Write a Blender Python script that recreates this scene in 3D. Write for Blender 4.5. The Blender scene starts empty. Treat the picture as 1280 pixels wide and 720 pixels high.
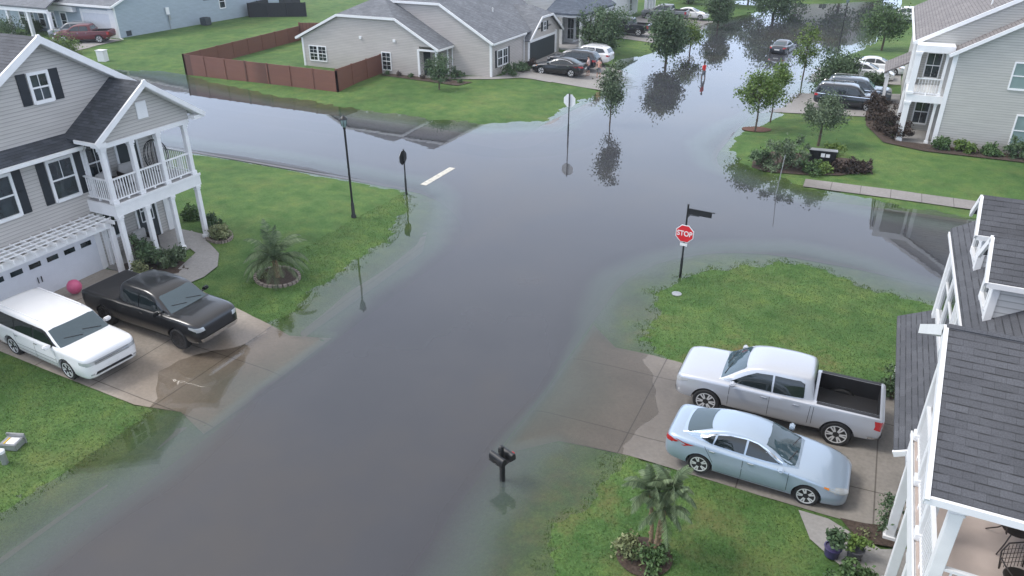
import bpy, bmesh, math, random
import numpy as np
from mathutils import Vector, Matrix, Quaternion, geometry
from mathutils.bvhtree import BVHTree
R = math.radians
random.seed(7)
scene = bpy.context.scene
COL = scene.collection
# ---------------------------------------------------------------- camera maths
FL = 930.0; PITCH = R(27.5); CH = 14.3; YAW = R(25.3)
def ray(x, y):
    dx = (x - 640) / FL; dy = -(y - 360) / FL
    a = dx; b = math.cos(PITCH) + dy * math.sin(PITCH); c = -math.sin(PITCH) + dy * math.cos(PITCH)
    return (a * math.cos(YAW) - b * math.sin(YAW), a * math.sin(YAW) + b * math.cos(YAW), c)
def G(x, y, z=0.0):                       # point of the ground plane seen at a photo position
    d = ray(x, y); t = (z - CH) / d[2]
    return (d[0] * t, d[1] * t)
# ---------------------------------------------------------------- tagging
def tag(o, label=None, cat=None, group=None, kind=None):
    if label: o['label'] = label
    if cat: o['category'] = cat
    if group: o['group'] = group
    if kind: o['kind'] = kind
    return o
def empty(name, loc, rz=0.0, label=None, cat=None, group=None):
    o = bpy.data.objects.new(name, None); COL.objects.link(o)
    o.empty_display_size = 0.3; o.location = loc; o.rotation_euler = (0, 0, rz)
    return tag(o, label, cat, group)
def copy_tree(o, parent=None):
    c = o.copy(); COL.objects.link(c); c.parent = parent
    for ch in [k for k in bpy.data.objects if k.parent == o]:
        copy_tree(ch, c)
    return c
# ---------------------------------------------------------------- materials
class NT:
    def __init__(s, name):
        s.m = bpy.data.materials.new(name); s.m.use_nodes = True
        s.t = s.m.node_tree; s.n = s.t.nodes; s.l = s.t.links
        s.b = s.n['Principled BSDF']; s.out = s.n['Material Output']
    def add(s, t, **k):
        n = s.n.new(t)
        for a, v in k.items(): setattr(n, a, v)
        return n
    def link(s, a, b): s.l.new(a, b)
    def coord(s, which='Object', scale=(1, 1, 1)):
        tc = s.add('ShaderNodeTexCoord'); mp = s.add('ShaderNodeMapping')
        mp.inputs['Scale'].default_value = scale
        s.link(tc.outputs[which], mp.inputs['Vector']); return mp.outputs[0]
    def pos(s):
        return s.add('ShaderNodeNewGeometry').outputs['Position']
    def noise(s, vec, scale, detail=4, rough=.55):
        n = s.add('ShaderNodeTexNoise'); n.inputs['Scale'].default_value = scale
        n.inputs['Detail'].default_value = detail; n.inputs['Roughness'].default_value = rough
        s.link(vec, n.inputs['Vector']); return n.outputs['Fac']
    def ramp(s, fac, stops):
        r = s.add('ShaderNodeValToRGB'); e = r.color_ramp.elements
        while len(e) < len(stops): e.new(0.5)
        for i, (p, c) in enumerate(stops):
            e[i].position = p; e[i].color = (*c, 1) if len(c) == 3 else c
        s.link(fac, r.inputs[0]); return r.outputs[0]
    def mix(s, fac, a, b, mode='MIX'):
        m = s.add('ShaderNodeMix', data_type='RGBA', blend_type=mode)
        if isinstance(fac, (int, float)): m.inputs[0].default_value = fac
        else: s.link(fac, m.inputs[0])
        for i, v in ((6, a), (7, b)):
            if isinstance(v, tuple): m.inputs[i].default_value = (*v, 1)
            else: s.link(v, m.inputs[i])
        return m.outputs[2]
    def math(s, op, a, b=None, c=None):
        m = s.add('ShaderNodeMath', operation=op)
        for i, v in enumerate((a, b, c)):
            if v is None: continue
            if isinstance(v, (int, float)): m.inputs[i].default_value = v
            else: s.link(v, m.inputs[i])
        return m.outputs[0]
    def bump(s, h, strength=.3, dist=.02):
        b = s.add('ShaderNodeBump'); b.inputs['Strength'].default_value = strength
        b.inputs['Distance'].default_value = dist
        s.link(h, b.inputs['Height']); s.link(b.outputs[0], s.b.inputs['Normal'])
    def col(s, c):
        if isinstance(c, tuple): s.b.inputs['Base Color'].default_value = (*c, 1)
        else: s.link(c, s.b.inputs['Base Color'])
    def set(s, **k):
        for a, v in k.items(): s.b.inputs[a.replace('_', ' ')].default_value = v
def plain(name, c, rough=.6, metal=0, var=.12, scale=3, coat=0, spec=.5):
    t = NT(name); t.set(Roughness=rough, Metallic=metal)
    t.b.inputs['Coat Weight'].default_value = coat; t.b.inputs['Coat Roughness'].default_value = .04
    t.b.inputs['Specular IOR Level'].default_value = spec
    if var:
        f = t.noise(t.coord(), scale, 5)
        lo = tuple(x * (1 - var) for x in c); hi = tuple(min(1, x * (1 + var)) for x in c)
        t.col(t.ramp(f, [(.3, lo), (.7, hi)]))
    else: t.col(c)
    return t.m
def siding(name, c, step=.17, vert=False):
    t = NT(name); t.set(Roughness=.55)
    sep = t.add('ShaderNodeSeparateXYZ'); t.link(t.pos(), sep.inputs[0])
    f = t.math('FRACT', t.math('DIVIDE', sep.outputs['Y' if vert else 'Z'], step))
    line = t.ramp(f, [(0, (.50, .50, .50)), (.12, (.66, .66, .66)), (.22, (1, 1, 1)), (1, (.90, .90, .90))])
    n = t.noise(t.coord(scale=(.6, .6, 4)), 1.3, 5)
    base = t.ramp(n, [(.25, tuple(x * .9 for x in c)), (.75, tuple(min(1, x * 1.07) for x in c))])
    t.col(t.mix(1.0, base, line, 'MULTIPLY')); t.bump(f, .6, .012)
    return t.m
def shingle(name, c, sc=1.0, var=.28):
    t = NT(name); t.set(Roughness=.9)
    v = t.coord('UV')
    b = t.add('ShaderNodeTexBrick', offset=.5)
    b.inputs['Scale'].default_value = 1; b.inputs['Brick Width'].default_value = .34 * sc
    b.inputs['Row Height'].default_value = .145 * sc; b.inputs['Mortar Size'].default_value = .003
    b.inputs['Mortar Smooth'].default_value = .3; b.inputs['Bias'].default_value = 0
    b.inputs['Color1'].default_value = (*[x * (1 - var) for x in c], 1)
    b.inputs['Color2'].default_value = (*[x * (1 + var) for x in c], 1)
    b.inputs['Mortar'].default_value = (*[x * .42 for x in c], 1)
    sp = t.add('ShaderNodeSeparateXYZ'); t.link(v, sp.inputs[0])
    rowf = t.math('FRACT', t.math('DIVIDE', sp.outputs['Y'], .145 * sc))
    wob = t.noise(t.coord('UV', (2.2 / sc, 6.9 / sc, 1)), 1.0, 1)
    edge = t.ramp(rowf, [(0, (0, 0, 0)), (.80, (0, 0, 0)), (.90, (1, 1, 1))])
    row_shadow = t.math('MULTIPLY', edge, t.ramp(wob, [(.40, (.12, .12, .12)), (.56, (1, 1, 1))]))  # shadow under each shingle row, painted into the colour as broken dark dashes
    t.link(v, b.inputs['Vector'])
    n = t.noise(v, .8, 4); n2 = t.noise(v, 38, 2)
    a = t.mix(1.0, b.outputs[0], t.ramp(n, [(.3, (.82, .82, .84)), (.7, (1.12, 1.12, 1.12))]), 'MULTIPLY')
    a = t.mix(1.0, a, t.ramp(n2, [(.3, (.8, .8, .8)), (.7, (1.2, 1.2, 1.2))]), 'MULTIPLY')
    a = t.mix(row_shadow, a, tuple(x * .28 for x in c))
    t.col(a); t.bump(t.math('SUBTRACT', 1.0, row_shadow), .5, .01)
    return t.m
def grass_mat():
    t = NT('lawn'); t.set(Roughness=.85); t.b.inputs['Specular IOR Level'].default_value = .15
    p = t.pos()
    big = t.noise(p, .16, 5, .6); mid = t.noise(p, 1.1, 6, .65); fine = t.noise(p, 14, 4, .7); tiny = t.noise(p, 55, 2, .6)
    c = t.ramp(big, [(.3, (.056, .112, .036)), (.5, (.080, .148, .046)), (.7, (.112, .176, .058))])
    c = t.mix(1.0, c, t.ramp(mid, [(.28, (.60, .74, .64)), (.5, (1, 1, 1)), (.74, (1.5, 1.24, 1.1))]), 'MULTIPLY')
    c = t.mix(1.0, c, t.ramp(fine, [(.3, (.66, .70, .62)), (.7, (1.32, 1.28, 1.3))]), 'MULTIPLY')
    c = t.mix(1.0, c, t.ramp(tiny, [(.3, (.75, .78, .75)), (.7, (1.22, 1.2, 1.22))]), 'MULTIPLY')
    worn = t.noise(p, .45, 5, .7)
    at = t.add('ShaderNodeAttribute'); at.attribute_name = 'wear'
    wf = t.math('MULTIPLY', t.ramp(worn, [(.50, (0, 0, 0)), (.66, (1, 1, 1))]), at.outputs['Fac'])
    c = t.mix(wf, c, (.17, .125, .06))
    t.col(c); t.bump(t.math('ADD', fine, mid), .8, .05)
    return t.m
def concrete(name, c, joint=None, stain=.25):
    t = NT(name); t.set(Roughness=.8)
    p = t.pos()
    n = t.noise(p, .35, 6, .65); n2 = t.noise(p, 9, 4)
    a = t.ramp(n, [(.3, tuple(x * (1 - stain) for x in c)), (.7, tuple(x * (1 + stain * .6) for x in c))])
    a = t.mix(1.0, a, t.ramp(n2, [(.3, (.88, .88, .88)), (.7, (1.1, 1.1, 1.1))]), 'MULTIPLY')
    if joint:
        sep = t.add('ShaderNodeSeparateXYZ'); t.link(p, sep.inputs[0])
        for ax, (o, st) in joint.items():
            f = t.math('ABSOLUTE', t.math('SUBTRACT', t.math('FRACT', t.math('DIVIDE', t.math('SUBTRACT', sep.outputs[ax], o), st)), .5))
            ln = t.ramp(f, [(.010 / st, (.36, .34, .32)), (.022 / st, (1, 1, 1))])
            a = t.mix(1.0, a, ln, 'MULTIPLY')
    wt = t.add('ShaderNodeAttribute'); wt.attribute_name = 'wet'
    a = t.mix(wt.outputs['Fac'], a, t.mix(1.0, a, (.62, .58, .54), 'MULTIPLY'))
    t.link(t.math('MULTIPLY_ADD', wt.outputs['Fac'], -.5, .8), t.b.inputs['Roughness'])
    t.col(a); t.bump(n2, .2, .01)
    return t.m
def leafmat(name, c1, c2, sc=3.0, k=1):
    t = NT(name); t.set(Roughness=.6); t.b.inputs['Specular IOR Level'].default_value = .25
    f = t.noise(t.pos(), sc, 4, .7)
    r = t.add('ShaderNodeAttribute'); r.attribute_name = 'tone'
    a = t.ramp(f, [(.3, c1), (.7, c2)])
    a = t.mix(1.0, a, t.ramp(r.outputs['Fac'], [(0, (1 - .4 * k, 1 - .35 * k, 1 - .4 * k)), (1, (1 + .4 * k, 1 + .35 * k, 1 + .3 * k))]), 'MULTIPLY')
    t.col(a)
    t.b.inputs['Subsurface Weight'].default_value = 0
    return t.m
M = {}
M['lawn'] = grass_mat()
M['asphalt'] = concrete('asphalt', (.055, .055, .06), None, .2)
M['gutter'] = concrete('gutter_concrete', (.12, .112, .104), None, .2)
M['drive'] = concrete('drive_concrete', (.35, .31, .265), {'X': (-22.55, 2.62), 'Y': (17.35, 3.1)}, .2)
M['drive2'] = concrete('drive_concrete_worn', (.235, .215, .19), {'X': (.6, 3.4), 'Y': (19.4, 3.3)}, .3)
M['walk'] = concrete('walk_concrete', (.24, .225, .215), {'X': (0, 1.52)}, .2)
M['walk2'] = concrete('walk_concrete_plain', (.28, .268, .255), None, .15)
M['paint'] = plain('road_paint', (.52, .50, .44), .7, var=.3, scale=5)
M['mulch'] = plain('mulch', (.06, .042, .032), .95, var=.5, scale=14)
M['mulch2'] = plain('mulch_red', (.12, .055, .035), .95, var=.5, scale=14)
M['trim'] = plain('white_trim', (.80, .80, .80), .45, var=.04)
M['trim2'] = plain('offwhite_trim', (.70, .70, .69), .5, var=.05)
M['siding_grey'] = siding('siding_taupe', (.54, .515, .485), .135)
M['siding_beige'] = siding('siding_beige', (.56, .515, .48), .14)
M['siding_blue'] = siding('siding_blue', (.40, .47, .53), .14)
M['siding_white'] = siding('siding_white', (.70, .70, .69), .15)
M['siding_ne'] = siding('siding_pale_grey', (.52, .51, .475), .15)
M['sh_dark'] = shingle('shingle_dark', (.050, .056, .066))
M['sh_grey'] = shingle('shingle_grey', (.16, .17, .185), 1.3, .12)
M['sh_near'] = shingle('shingle_slate', (.080, .083, .092), 1.0, .12)
M['sh_tan'] = shingle('shingle_brown', (.20, .185, .18), 1.3, .1)
M['sh_blue'] = shingle('shingle_bluegrey', (.09, .11, .14), 1.25, .2)
M['shutter'] = plain('shutter_black', (.012, .016, .022), .5, var=.2)
M['glass'] = plain('window_glass', (.022, .032, .036), .05, var=.8, scale=1.6, spec=.8)
M['glass_l'] = plain('window_glass_blind', (.22, .30, .29), .15, var=.15, scale=.8)
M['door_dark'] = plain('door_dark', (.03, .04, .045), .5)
M['garage'] = plain('garage_door', (.66, .68, .72), .5, var=.03)
M['black'] = plain('black_metal', (.012, .013, .014), .4, var=.2)
M['bronze'] = plain('bronze_metal', (.035, .025, .02), .45, var=.2)
M['grey_metal'] = plain('grey_metal', (.38, .39, .40), .4, .6)
M['chrome'] = plain('chrome', (.75, .76, .78), .12, 1.0, var=0)
M['fence'] = siding('fence_brown', (.19, .078, .054), .16, True)
M['fence_dark'] = plain('fence_dark', (.012, .014, .018), .7)
M['deck'] = plain('deck_floor', (.50, .415, .37), .7, var=.06)
M['deck_w'] = plain('deck_floor_grey', (.38, .37, .37), .7)
M['cushion'] = plain('cushion', (.42, .41, .40), .9)
M['tyre'] = plain('tyre', (.015, .015, .016), .8, var=.2)
M['rim'] = plain('rim_alloy', (.68, .69, .70), .28, .35, var=0)
M['rim_dark'] = plain('rim_black', (.02, .02, .022), .3, .5, var=0)
M['carglass'] = plain('car_glass', (.012, .018, .020), .03, var=0, spec=.7)
M['carglass_b'] = plain('car_glass_bluish', (.035, .065, .080), .03, var=0, spec=.9)
M['liner'] = plain('bed_liner', (.014, .014, .016), .7, var=.2)
M['plastic'] = plain('black_plastic', (.016, .016, .018), .55, var=.15)
M['seam'] = plain('door_gap', (.01, .01, .011), .8, var=0)
M['redlamp'] = plain('tail_lamp', (.42, .012, .016), .15, var=0, coat=1)
M['lamp'] = plain('head_lamp', (.55, .57, .58), .12, .3, var=.2, coat=1)
M['amber'] = plain('amber_lamp', (.75, .24, .03), .2, var=0)
M['signred'] = plain('sign_red', (.66, .02, .03), .45, var=.03)
M['signwhite'] = plain('sign_white', (.82, .82, .82), .5, var=0)
M['signback'] = plain('sign_back', (.80, .82, .82), .4, 0, var=.1)
M['pink'] = plain('ball_pink', (.62, .12, .24), .4)
M['bark'] = plain('bark', (.10, .075, .055), .95, var=.4, scale=12)
M['bark_p'] = plain('palm_bark', (.24, .17, .105), .95, var=.4, scale=16)
M['leaf_d'] = leafmat('leaf_dark', (.055, .098, .052), (.11, .165, .085))
M['leaf_m'] = leafmat('leaf_mid', (.050, .095, .038), (.10, .165, .065))
M['leaf_y'] = leafmat('leaf_light', (.075, .135, .035), (.16, .23, .06))
M['leaf_g'] = leafmat('leaf_greygreen', (.070, .105, .062), (.15, .20, .12))
M['leaf_p'] = leafmat('leaf_plum', (.040, .030, .030), (.085, .062, .050))
M['leaf_v'] = leafmat('leaf_variegated', (.12, .15, .07), (.27, .29, .16))
M['palm'] = leafmat('palm_frond', (.095, .140, .080), (.17, .22, .125))
M['skin'] = plain('skin', (.50, .29, .21), .6, var=.06)
M['skin_d'] = plain('skin_dark', (.14, .075, .05), .6, var=.06)
M['red_cloth'] = plain('red_cloth', (.72, .03, .03), .9)
M['peach_cloth'] = plain('peach_cloth', (.66, .36, .28), .9)
M['pink_cloth'] = plain('pale_pink_cloth', (.62, .46, .44), .9)
M['navy_cloth'] = plain('navy_cloth', (.03, .035, .06), .9)
M['grey_cloth'] = plain('grey_cloth', (.16, .17, .19), .9)
M['hair'] = plain('hair', (.02, .015, .012), .7)
M['pot_purple'] = plain('pot_glaze', (.05, .04, .11), .35)
M['pot_blue'] = plain('pot_grey', (.12, .12, .13), .5)
M['stone'] = plain('edging_stone', (.26, .22, .19), .9, var=.3, scale=8)
M['yellow'] = plain('yellow_strip', (.65, .42, .03), .5, var=0)
M['hvac'] = plain('hvac_case', (.06, .075, .085), .5)
def carpaint(name, c, metal=.0, rough=.3, coat=1):
    return plain(name, c, rough, metal, var=0, coat=coat)
# ---------------------------------------------------------------- mesh builder
class MB:
    def __init__(s): s.v = []; s.f = []; s.g = []
    def add(s, vs, fs):
        s.g.append((list(vs), list(fs))); o = len(s.v); s.v += [tuple(p) for p in vs]; s.f += [tuple(i + o for i in f) for f in fs]; return s
    def box(s, x0, x1, y0, y1, z0, z1):
        x0, x1 = sorted((x0, x1)); y0, y1 = sorted((y0, y1)); z0, z1 = sorted((z0, z1))
        return s.add([(x0, y0, z0), (x1, y0, z0), (x1, y1, z0), (x0, y1, z0), (x0, y0, z1), (x1, y0, z1), (x1, y1, z1), (x0, y1, z1)],
                     [(3, 2, 1, 0), (4, 5, 6, 7), (0, 1, 5, 4), (1, 2, 6, 5), (2, 3, 7, 6), (3, 0, 4, 7)])
    def fbox(s, fr, a0, a1, z0, z1, d0, d1):       # box in a wall frame fr=(origin, tangent, normal)
        o, t, n = fr
        P = [Vector(o) + Vector(t) * a + Vector(n) * d + Vector((0, 0, z)) for z in (z0, z1) for a, d in ((a0, d0), (a1, d0), (a1, d1), (a0, d1))]
        return s.add(P, [(3, 2, 1, 0), (4, 5, 6, 7), (0, 1, 5, 4), (1, 2, 6, 5), (2, 3, 7, 6), (3, 0, 4, 7)])
    def bar(s, a, b, w, h, up=(0, 0, 1)):          # rectangular bar between two points
        a = Vector(a); b = Vector(b); d = (b - a).normalized(); up = Vector(up)
        sd = d.cross(up)
        if sd.length < 1e-4: sd = d.cross(Vector((1, 0, 0)))
        sd.normalize(); u2 = sd.cross(d).normalized(); P = []
        for q in (a, b):
            for i, j in ((-1, -1), (1, -1), (1, 1), (-1, 1)): P.append(q + sd * (w / 2 * i) + u2 * (h / 2 * j))
        return s.add(P, [(3, 2, 1, 0), (4, 5, 6, 7), (0, 1, 5, 4), (1, 2, 6, 5), (2, 3, 7, 6), (3, 0, 4, 7)])
    def tube(s, pts, r, n=8, cap=True):
        pts = [Vector(p) for p in pts]; rs = r if isinstance(r, (list, tuple)) else [r] * len(pts)
        o = len(s.v); last = None
        for i, p in enumerate(pts):
            d = (pts[min(i + 1, len(pts) - 1)] - pts[max(i - 1, 0)]).normalized()
            if last is None: a = d.orthogonal().normalized()
            else: a = (last - d * last.dot(d)).normalized()
            last = a; b = d.cross(a)
            for k in range(n):
                t = 2 * math.pi * k / n; s.v.append(tuple(p + (a * math.cos(t) + b * math.sin(t)) * rs[i]))
        for i in range(len(pts) - 1):
            for k in range(n):
                s.f.append((o + i * n + k, o + i * n + (k + 1) % n, o + (i + 1) * n + (k + 1) % n, o + (i + 1) * n + k))
        if cap:
            s.f.append(tuple(o + k for k in range(n))[::-1]); s.f.append(tuple(o + (len(pts) - 1) * n + k for k in range(n)))
        return s
    def lathe(s, prof, c=(0, 0, 0), n=16, axis='z'):
        o = len(s.v)
        for r_, h in prof:
            for k in range(n):
                t = 2 * math.pi * k / n; x, y = r_ * math.cos(t), r_ * math.sin(t)
                p = (c[0] + x, c[1] + y, c[2] + h) if axis == 'z' else (c[0] + x, c[1] + h, c[2] + y)
                s.v.append(p)
        for i in range(len(prof) - 1):
            for k in range(n):
                s.f.append((o + i * n + k, o + i * n + (k + 1) % n, o + (i + 1) * n + (k + 1) % n, o + (i + 1) * n + k))
        s.f.append(tuple(o + k for k in range(n))); s.f.append(tuple(o + (len(prof) - 1) * n + k for k in range(n)))
        return s
    def slab(s, pts, t=.14):                       # sloping slab: pts on its top surface
        P = [Vector(p) for p in pts]; n = len(P)
        Q = [p - Vector((0, 0, t)) for p in P]
        s.add(P + Q, [tuple(range(n)), tuple(range(2 * n - 1, n - 1, -1))] + [(i, n + i, n + (i + 1) % n, (i + 1) % n) for i in range(n)])
        return s
    def prism(s, pts, ext):                        # polygon extruded along a vector
        P = [Vector(p) for p in pts]; n = len(P); e = Vector(ext)
        s.add(P + [p + e for p in P], [tuple(range(n)), tuple(range(2 * n - 1, n - 1, -1))] + [(i, n + i, n + (i + 1) % n, (i + 1) % n) for i in range(n)])
        return s
    def each(s, name, mat, parent):                # every piece its own mesh
        for vs, fs in s.g:
            m = MB(); m.add(vs, fs); o = m.build(name, mat, parent)
        return o
    def build(s, name, mat, parent=None, smooth=False, loc=None, recalc=True, bevel=0, ang=35):
        o0 = Vector(loc) if loc is not None else Vector((0, 0, 0))
        if parent is not None and loc is None:
            r = parent
            while r.parent: r = r.parent
            o0 = r.location.copy() if not getattr(s, 'local', False) else Vector((0, 0, 0))
        me = bpy.data.meshes.new(name); me.from_pydata([tuple(Vector(p) - o0) for p in s.v], [], s.f)
        ob = bpy.data.objects.new(name, me); COL.objects.link(ob)
        if parent is not None: ob.parent = parent
        elif loc is not None: ob.location = loc
        if recalc:
            bm = bmesh.new(); bm.from_mesh(me); bmesh.ops.recalc_face_normals(bm, faces=bm.faces)
            if bevel: bmesh.ops.bevel(bm, geom=[e for e in bm.edges if e.calc_face_angle(0) > .6], offset=bevel, segments=2, affect='EDGES', clamp_overlap=True)
            bm.to_mesh(me); bm.free()
        boxuv(me, o0)
        me.materials.append(mat)
        if smooth:
            me.polygons.foreach_set('use_smooth', [True] * len(me.polygons)); me.set_sharp_from_angle(angle=R(ang))
        me.update(); return ob
def boxuv(me, o0=Vector((0, 0, 0))):
    uv = me.uv_layers.new(name='UVMap')
    for p in me.polygons:
        n = p.normal
        u = Vector((-n.y, n.x, 0))
        if u.length < .05: u = Vector((1, 0, 0))
        u.normalize(); v = n.cross(u)
        for li in p.loop_indices:
            co = me.vertices[me.loops[li].vertex_index].co + o0
            uv.data[li].uv = (co.dot(u), co.dot(v))
def L(mb): mb.local = True; return mb
def solo(name, mb, mat, loc, label, cat, group=None, **k):     # a thing that is one mesh, origin at loc
    return tag(mb.build(name, mat, None, loc=loc, **k), label, cat, group)
# ================================================================ TERRAIN
def inside(P, poly):
    x, y = P[:, 0], P[:, 1]; r = np.zeros(len(P), bool); n = len(poly)
    for i in range(n):
        x0, y0 = poly[i]; x1, y1 = poly[(i + 1) % n]
        if y0 == y1: continue
        c = ((y0 > y) != (y1 > y)) & (x < (x1 - x0) * (y - y0) / (y1 - y0) + x0)
        r ^= c
    return r
def dist(P, poly):
    d = np.full(len(P), 1e9); n = len(poly)
    for i in range(n):
        a = np.array(poly[i]); b = np.array(poly[(i + 1) % n]); ab = b - a
        t = np.clip(((P - a) @ ab) / max(1e-9, ab @ ab), 0, 1)
        d = np.minimum(d, np.hypot(*(P - a - t[:, None] * ab).T))
    return d
g = lambda *ps: [G(*p) for p in ps]
DRY = [
 [(-160, 30.5), (-60, 32.2)] + g((240, 192), (300, 200), (370, 212), (430, 226), (500, 240), (509, 250), (500, 278), (485, 300), (450, 325), (400, 355), (370, 378), (335, 405), (300, 425), (262, 432), (222, 443), (185, 462), (178, 485), (178, 512), (160, 535), (130, 560), (80, 588), (30, 620), (0, 640)) + [(-19, -10), (-160, -10)],
 [(90, 31)] + g((1170, 386), (1120, 372), (1060, 347), (1000, 332), (920, 332), (860, 346), (822, 365), (814, 400), (818, 450), (835, 470), (838, 520), (800, 560), (780, 575), (745, 600), (720, 640), (700, 680), (690, 720)) + [(-4.6, 6), (-5, -10), (90, -10)],
 [(90, 41.2)] + g((1240, 276), (1110, 254), (1030, 238), (1000, 230), (960, 216), (925, 203), (912, 182), (935, 163), (965, 152), (985, 138), (1005, 128), (1020, 112), (1024, 100), (1040, 80), (1062, 68), (1090, 56), (1104, 40), (1106, 25), (1120, 12), (1130, 0)) + [(2, 165), (90, 165)],
 [(-180, 52)] + g((100, 80), (140, 87), (215, 90), (235, 95), (330, 117), (440, 135), (530, 148), (600, 154), (680, 152), (690, 143), (722, 128), (745, 116), (752, 108), (762, 98), (768, 76), (800, 70), (830, 62), (850, 50), (868, 30), (905, 23), (950, 15), (978, 8)) + [(-22, 126), (-24, 165), (-180, 165)],
 [(-24, 133), (-10, 131), (-2, 139), (3, 150), (90, 165), (90, 400), (-300, 400), (-300, 165), (-24, 165)],
]
def wob(x, y):
    return (np.sin(x * 1.31 + y * .7) + np.sin(y * 1.73 - x * .55 + 1.3) + .7 * np.sin(x * 3.1 + 2.2 * y) + .6 * np.sin(y * 4.3 - 2.7 * x) + .6 * np.sin(6.3 * x - 1.9 * y + .5) + .55 * np.sin(9.1 * y + 3.7 * x) + .4 * np.sin(13.1 * x + 5.2 * y) + .35 * np.sin(15.7 * y - 8.3 * x)) / 4.4
SMOOTH = []; SHALLOW = []
def hts(P):
    P = np.asarray(P, float); d = np.full(len(P), -1e9)
    for poly in DRY:
        s = dist(P, poly) * np.where(inside(P, poly), 1, -1); d = np.maximum(d, s)
    h = np.where(d > 0, np.minimum(.34, .055 * d), np.maximum(-.42, np.where(d > -1.3, .05 * d, -.065 + .13 * (d + 1.3))))
    n = wob(P[:, 0], P[:, 1])
    amp = .036 * np.exp(-np.abs(d) / 5)
    pav = np.zeros(len(P), bool)
    for q in SMOOTH: pav |= inside(P, q)
    sh = np.zeros(len(P))
    for q in SHALLOW: sh = np.maximum(sh, np.clip(dist(P, q) * np.where(inside(P, q), 1, -1) / .6 + .5, 0, 1))
    h = np.where(h < 0, h * (1 - .70 * sh), h)
    return h + n * np.where(pav, .003, amp)
def h1(x, y): return float(hts([(x, y)])[0])
def axis(lo, hi, a, b, s, grow=1.18):
    v = list(np.arange(a, b, s)); st = s; x = v[-1]
    while x < hi: st *= grow; x += st; v.append(x)
    st = s; x = v[0]; pre = []
    while x > lo: st *= grow; x -= st; pre.append(x)
    return pre[::-1] + v
def grid_mesh(name, xs, ys, zf, mat, attr=None):
    X, Y = np.meshgrid(xs, ys); P = np.c_[X.ravel(), Y.ravel()]; H = hts(P)
    Z = zf(P, H); nx, ny = len(xs), len(ys)
    i = np.arange(nx * (ny - 1)).reshape(ny - 1, nx)[:, :-1].ravel()
    F = np.c_[i, i + 1, i + 1 + nx, i + nx]
    me = bpy.data.meshes.new(name); me.from_pydata(np.c_[P, Z].tolist(), [], F.tolist())
    ob = bpy.data.objects.new(name, me); COL.objects.link(ob); me.materials.append(mat)
    me.polygons.foreach_set('use_smooth', [True] * len(me.polygons))
    for an, fn in (attr or {}).items():
        a = me.attributes.new(an, 'FLOAT', 'POINT'); a.data.foreach_set('value', fn(P, H).astype(np.float32))
    return ob
# driveways / roads as outlines on the ground
def arc(cx, cy, r, a0, a1, n=9):
    return [(cx + r * math.cos(R(a0 + (a1 - a0) * k / n)), cy + r * math.sin(R(a0 + (a1 - a0) * k / n))) for k in range(n + 1)]
def roadpoly(e):        # e = how far the outline is pushed outwards from the asphalt edge
    xl, xr, yb, yt = -15.7 - e, -8.2 + e, 33.4 - e, 41.0 + e; r = 6.6 - e
    return ([(xl, -40)] + [(xl, yb - 6.6 + e - .001)][:0] + arc(xl - r, yb - r, r, 0, 90) + [(-170, yb), (-170, yt)] + arc(xl - r, yt + r, r, -90, 0) +
            [(xl, 112), (xl + 3, 124), (xl + 6.5, 131 + e), (xr + 3, 134 + e), (xr + 5, 124), (xr + 1, 110)] + arc(xr + r, yt + r, r, 180, 270) + [(120, yt), (120, yb)] + arc(xr + r, yb - r, r, 90, 180) + [(xr, -40)])
ROAD = roadpoly(0); GUT = roadpoly(.38)
DRIVE_L = [(-16.2, 12.3), (-17.6, 12.75), (-19.2, 12.35), (-28.2, 12.3), (-28.2, 18.35), (-23.9, 19.0), (-18.9, 18.2), (-17.6, 17.9), (-16.2, 18.6)]
DRIVE_R = [(-7.7, 15.3), (-6.3, 16.6), (-4.2, 16.75), (1.2, 16.35), (3.4, 16.3), (3.4, 22.6), (-3.0, 22.1), (-5.0, 22.3), (-6.4, 22.3), (-7.7, 23.6)]
DRIVE_NW = [(-16.2, 59.5), (-18, 60.8), (-30, 61.2), (-30, 74.5), (-18, 67.8), (-16.2, 69)]
DRIVE_NE = [(-7.7, 58.8), (-6.2, 59.6), (2.5, 59.8), (2.5, 68.5), (-6.2, 66.8), (-7.7, 67.6)]
DRIVE_NE2 = [(-7.7, 72.2), (2.5, 72.2), (2.5, 79.5), (-7.7, 79.5)]
DRIVE_W = [(-16.2, 85), (-30, 85.5), (-30, 91.5), (-16.2, 91)]
DRIVE_W2 = [(-16.2, 98.5), (-30, 98.5), (-30, 106), (-16.2, 106)]
DRIVE_FW = [(-77, 60.2), (-84.5, 60.2), (-87, 41.5), (-78, 41.5), (-76.2, 55)]
WALKS = {
 'sidewalk_ne': [(-2.2, 43.0), (60, 42.0), (60, 43.3), (-2.2, 44.25)],
 'sidewalk_nw': [(-20.9, 45.0), (-19.5, 45.0), (-18.1, 61), (-19.5, 61)],
 'sidewalk_nw_cross': [(-160, 43.4), (-20.9, 43.4), (-19.5, 45.0), (-160, 44.9)],
 'sidewalk_left': [(-18.3, -30), (-16.9, -30), (-16.9, 12.4), (-18.3, 12.4)],
 'sidewalk_left_upper': [(-18.5, 18.1), (-17.1, 18.0), (-17.1, 26.5), (-18.6, 29.6), (-19.8, 30.6), (-20.5, 29.6), (-18.5, 26.0)],
}
SHALLOW += [DRIVE_L, DRIVE_R]
SMOOTH += [DRIVE_L, DRIVE_R, GUT] + list(WALKS.values())
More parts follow.
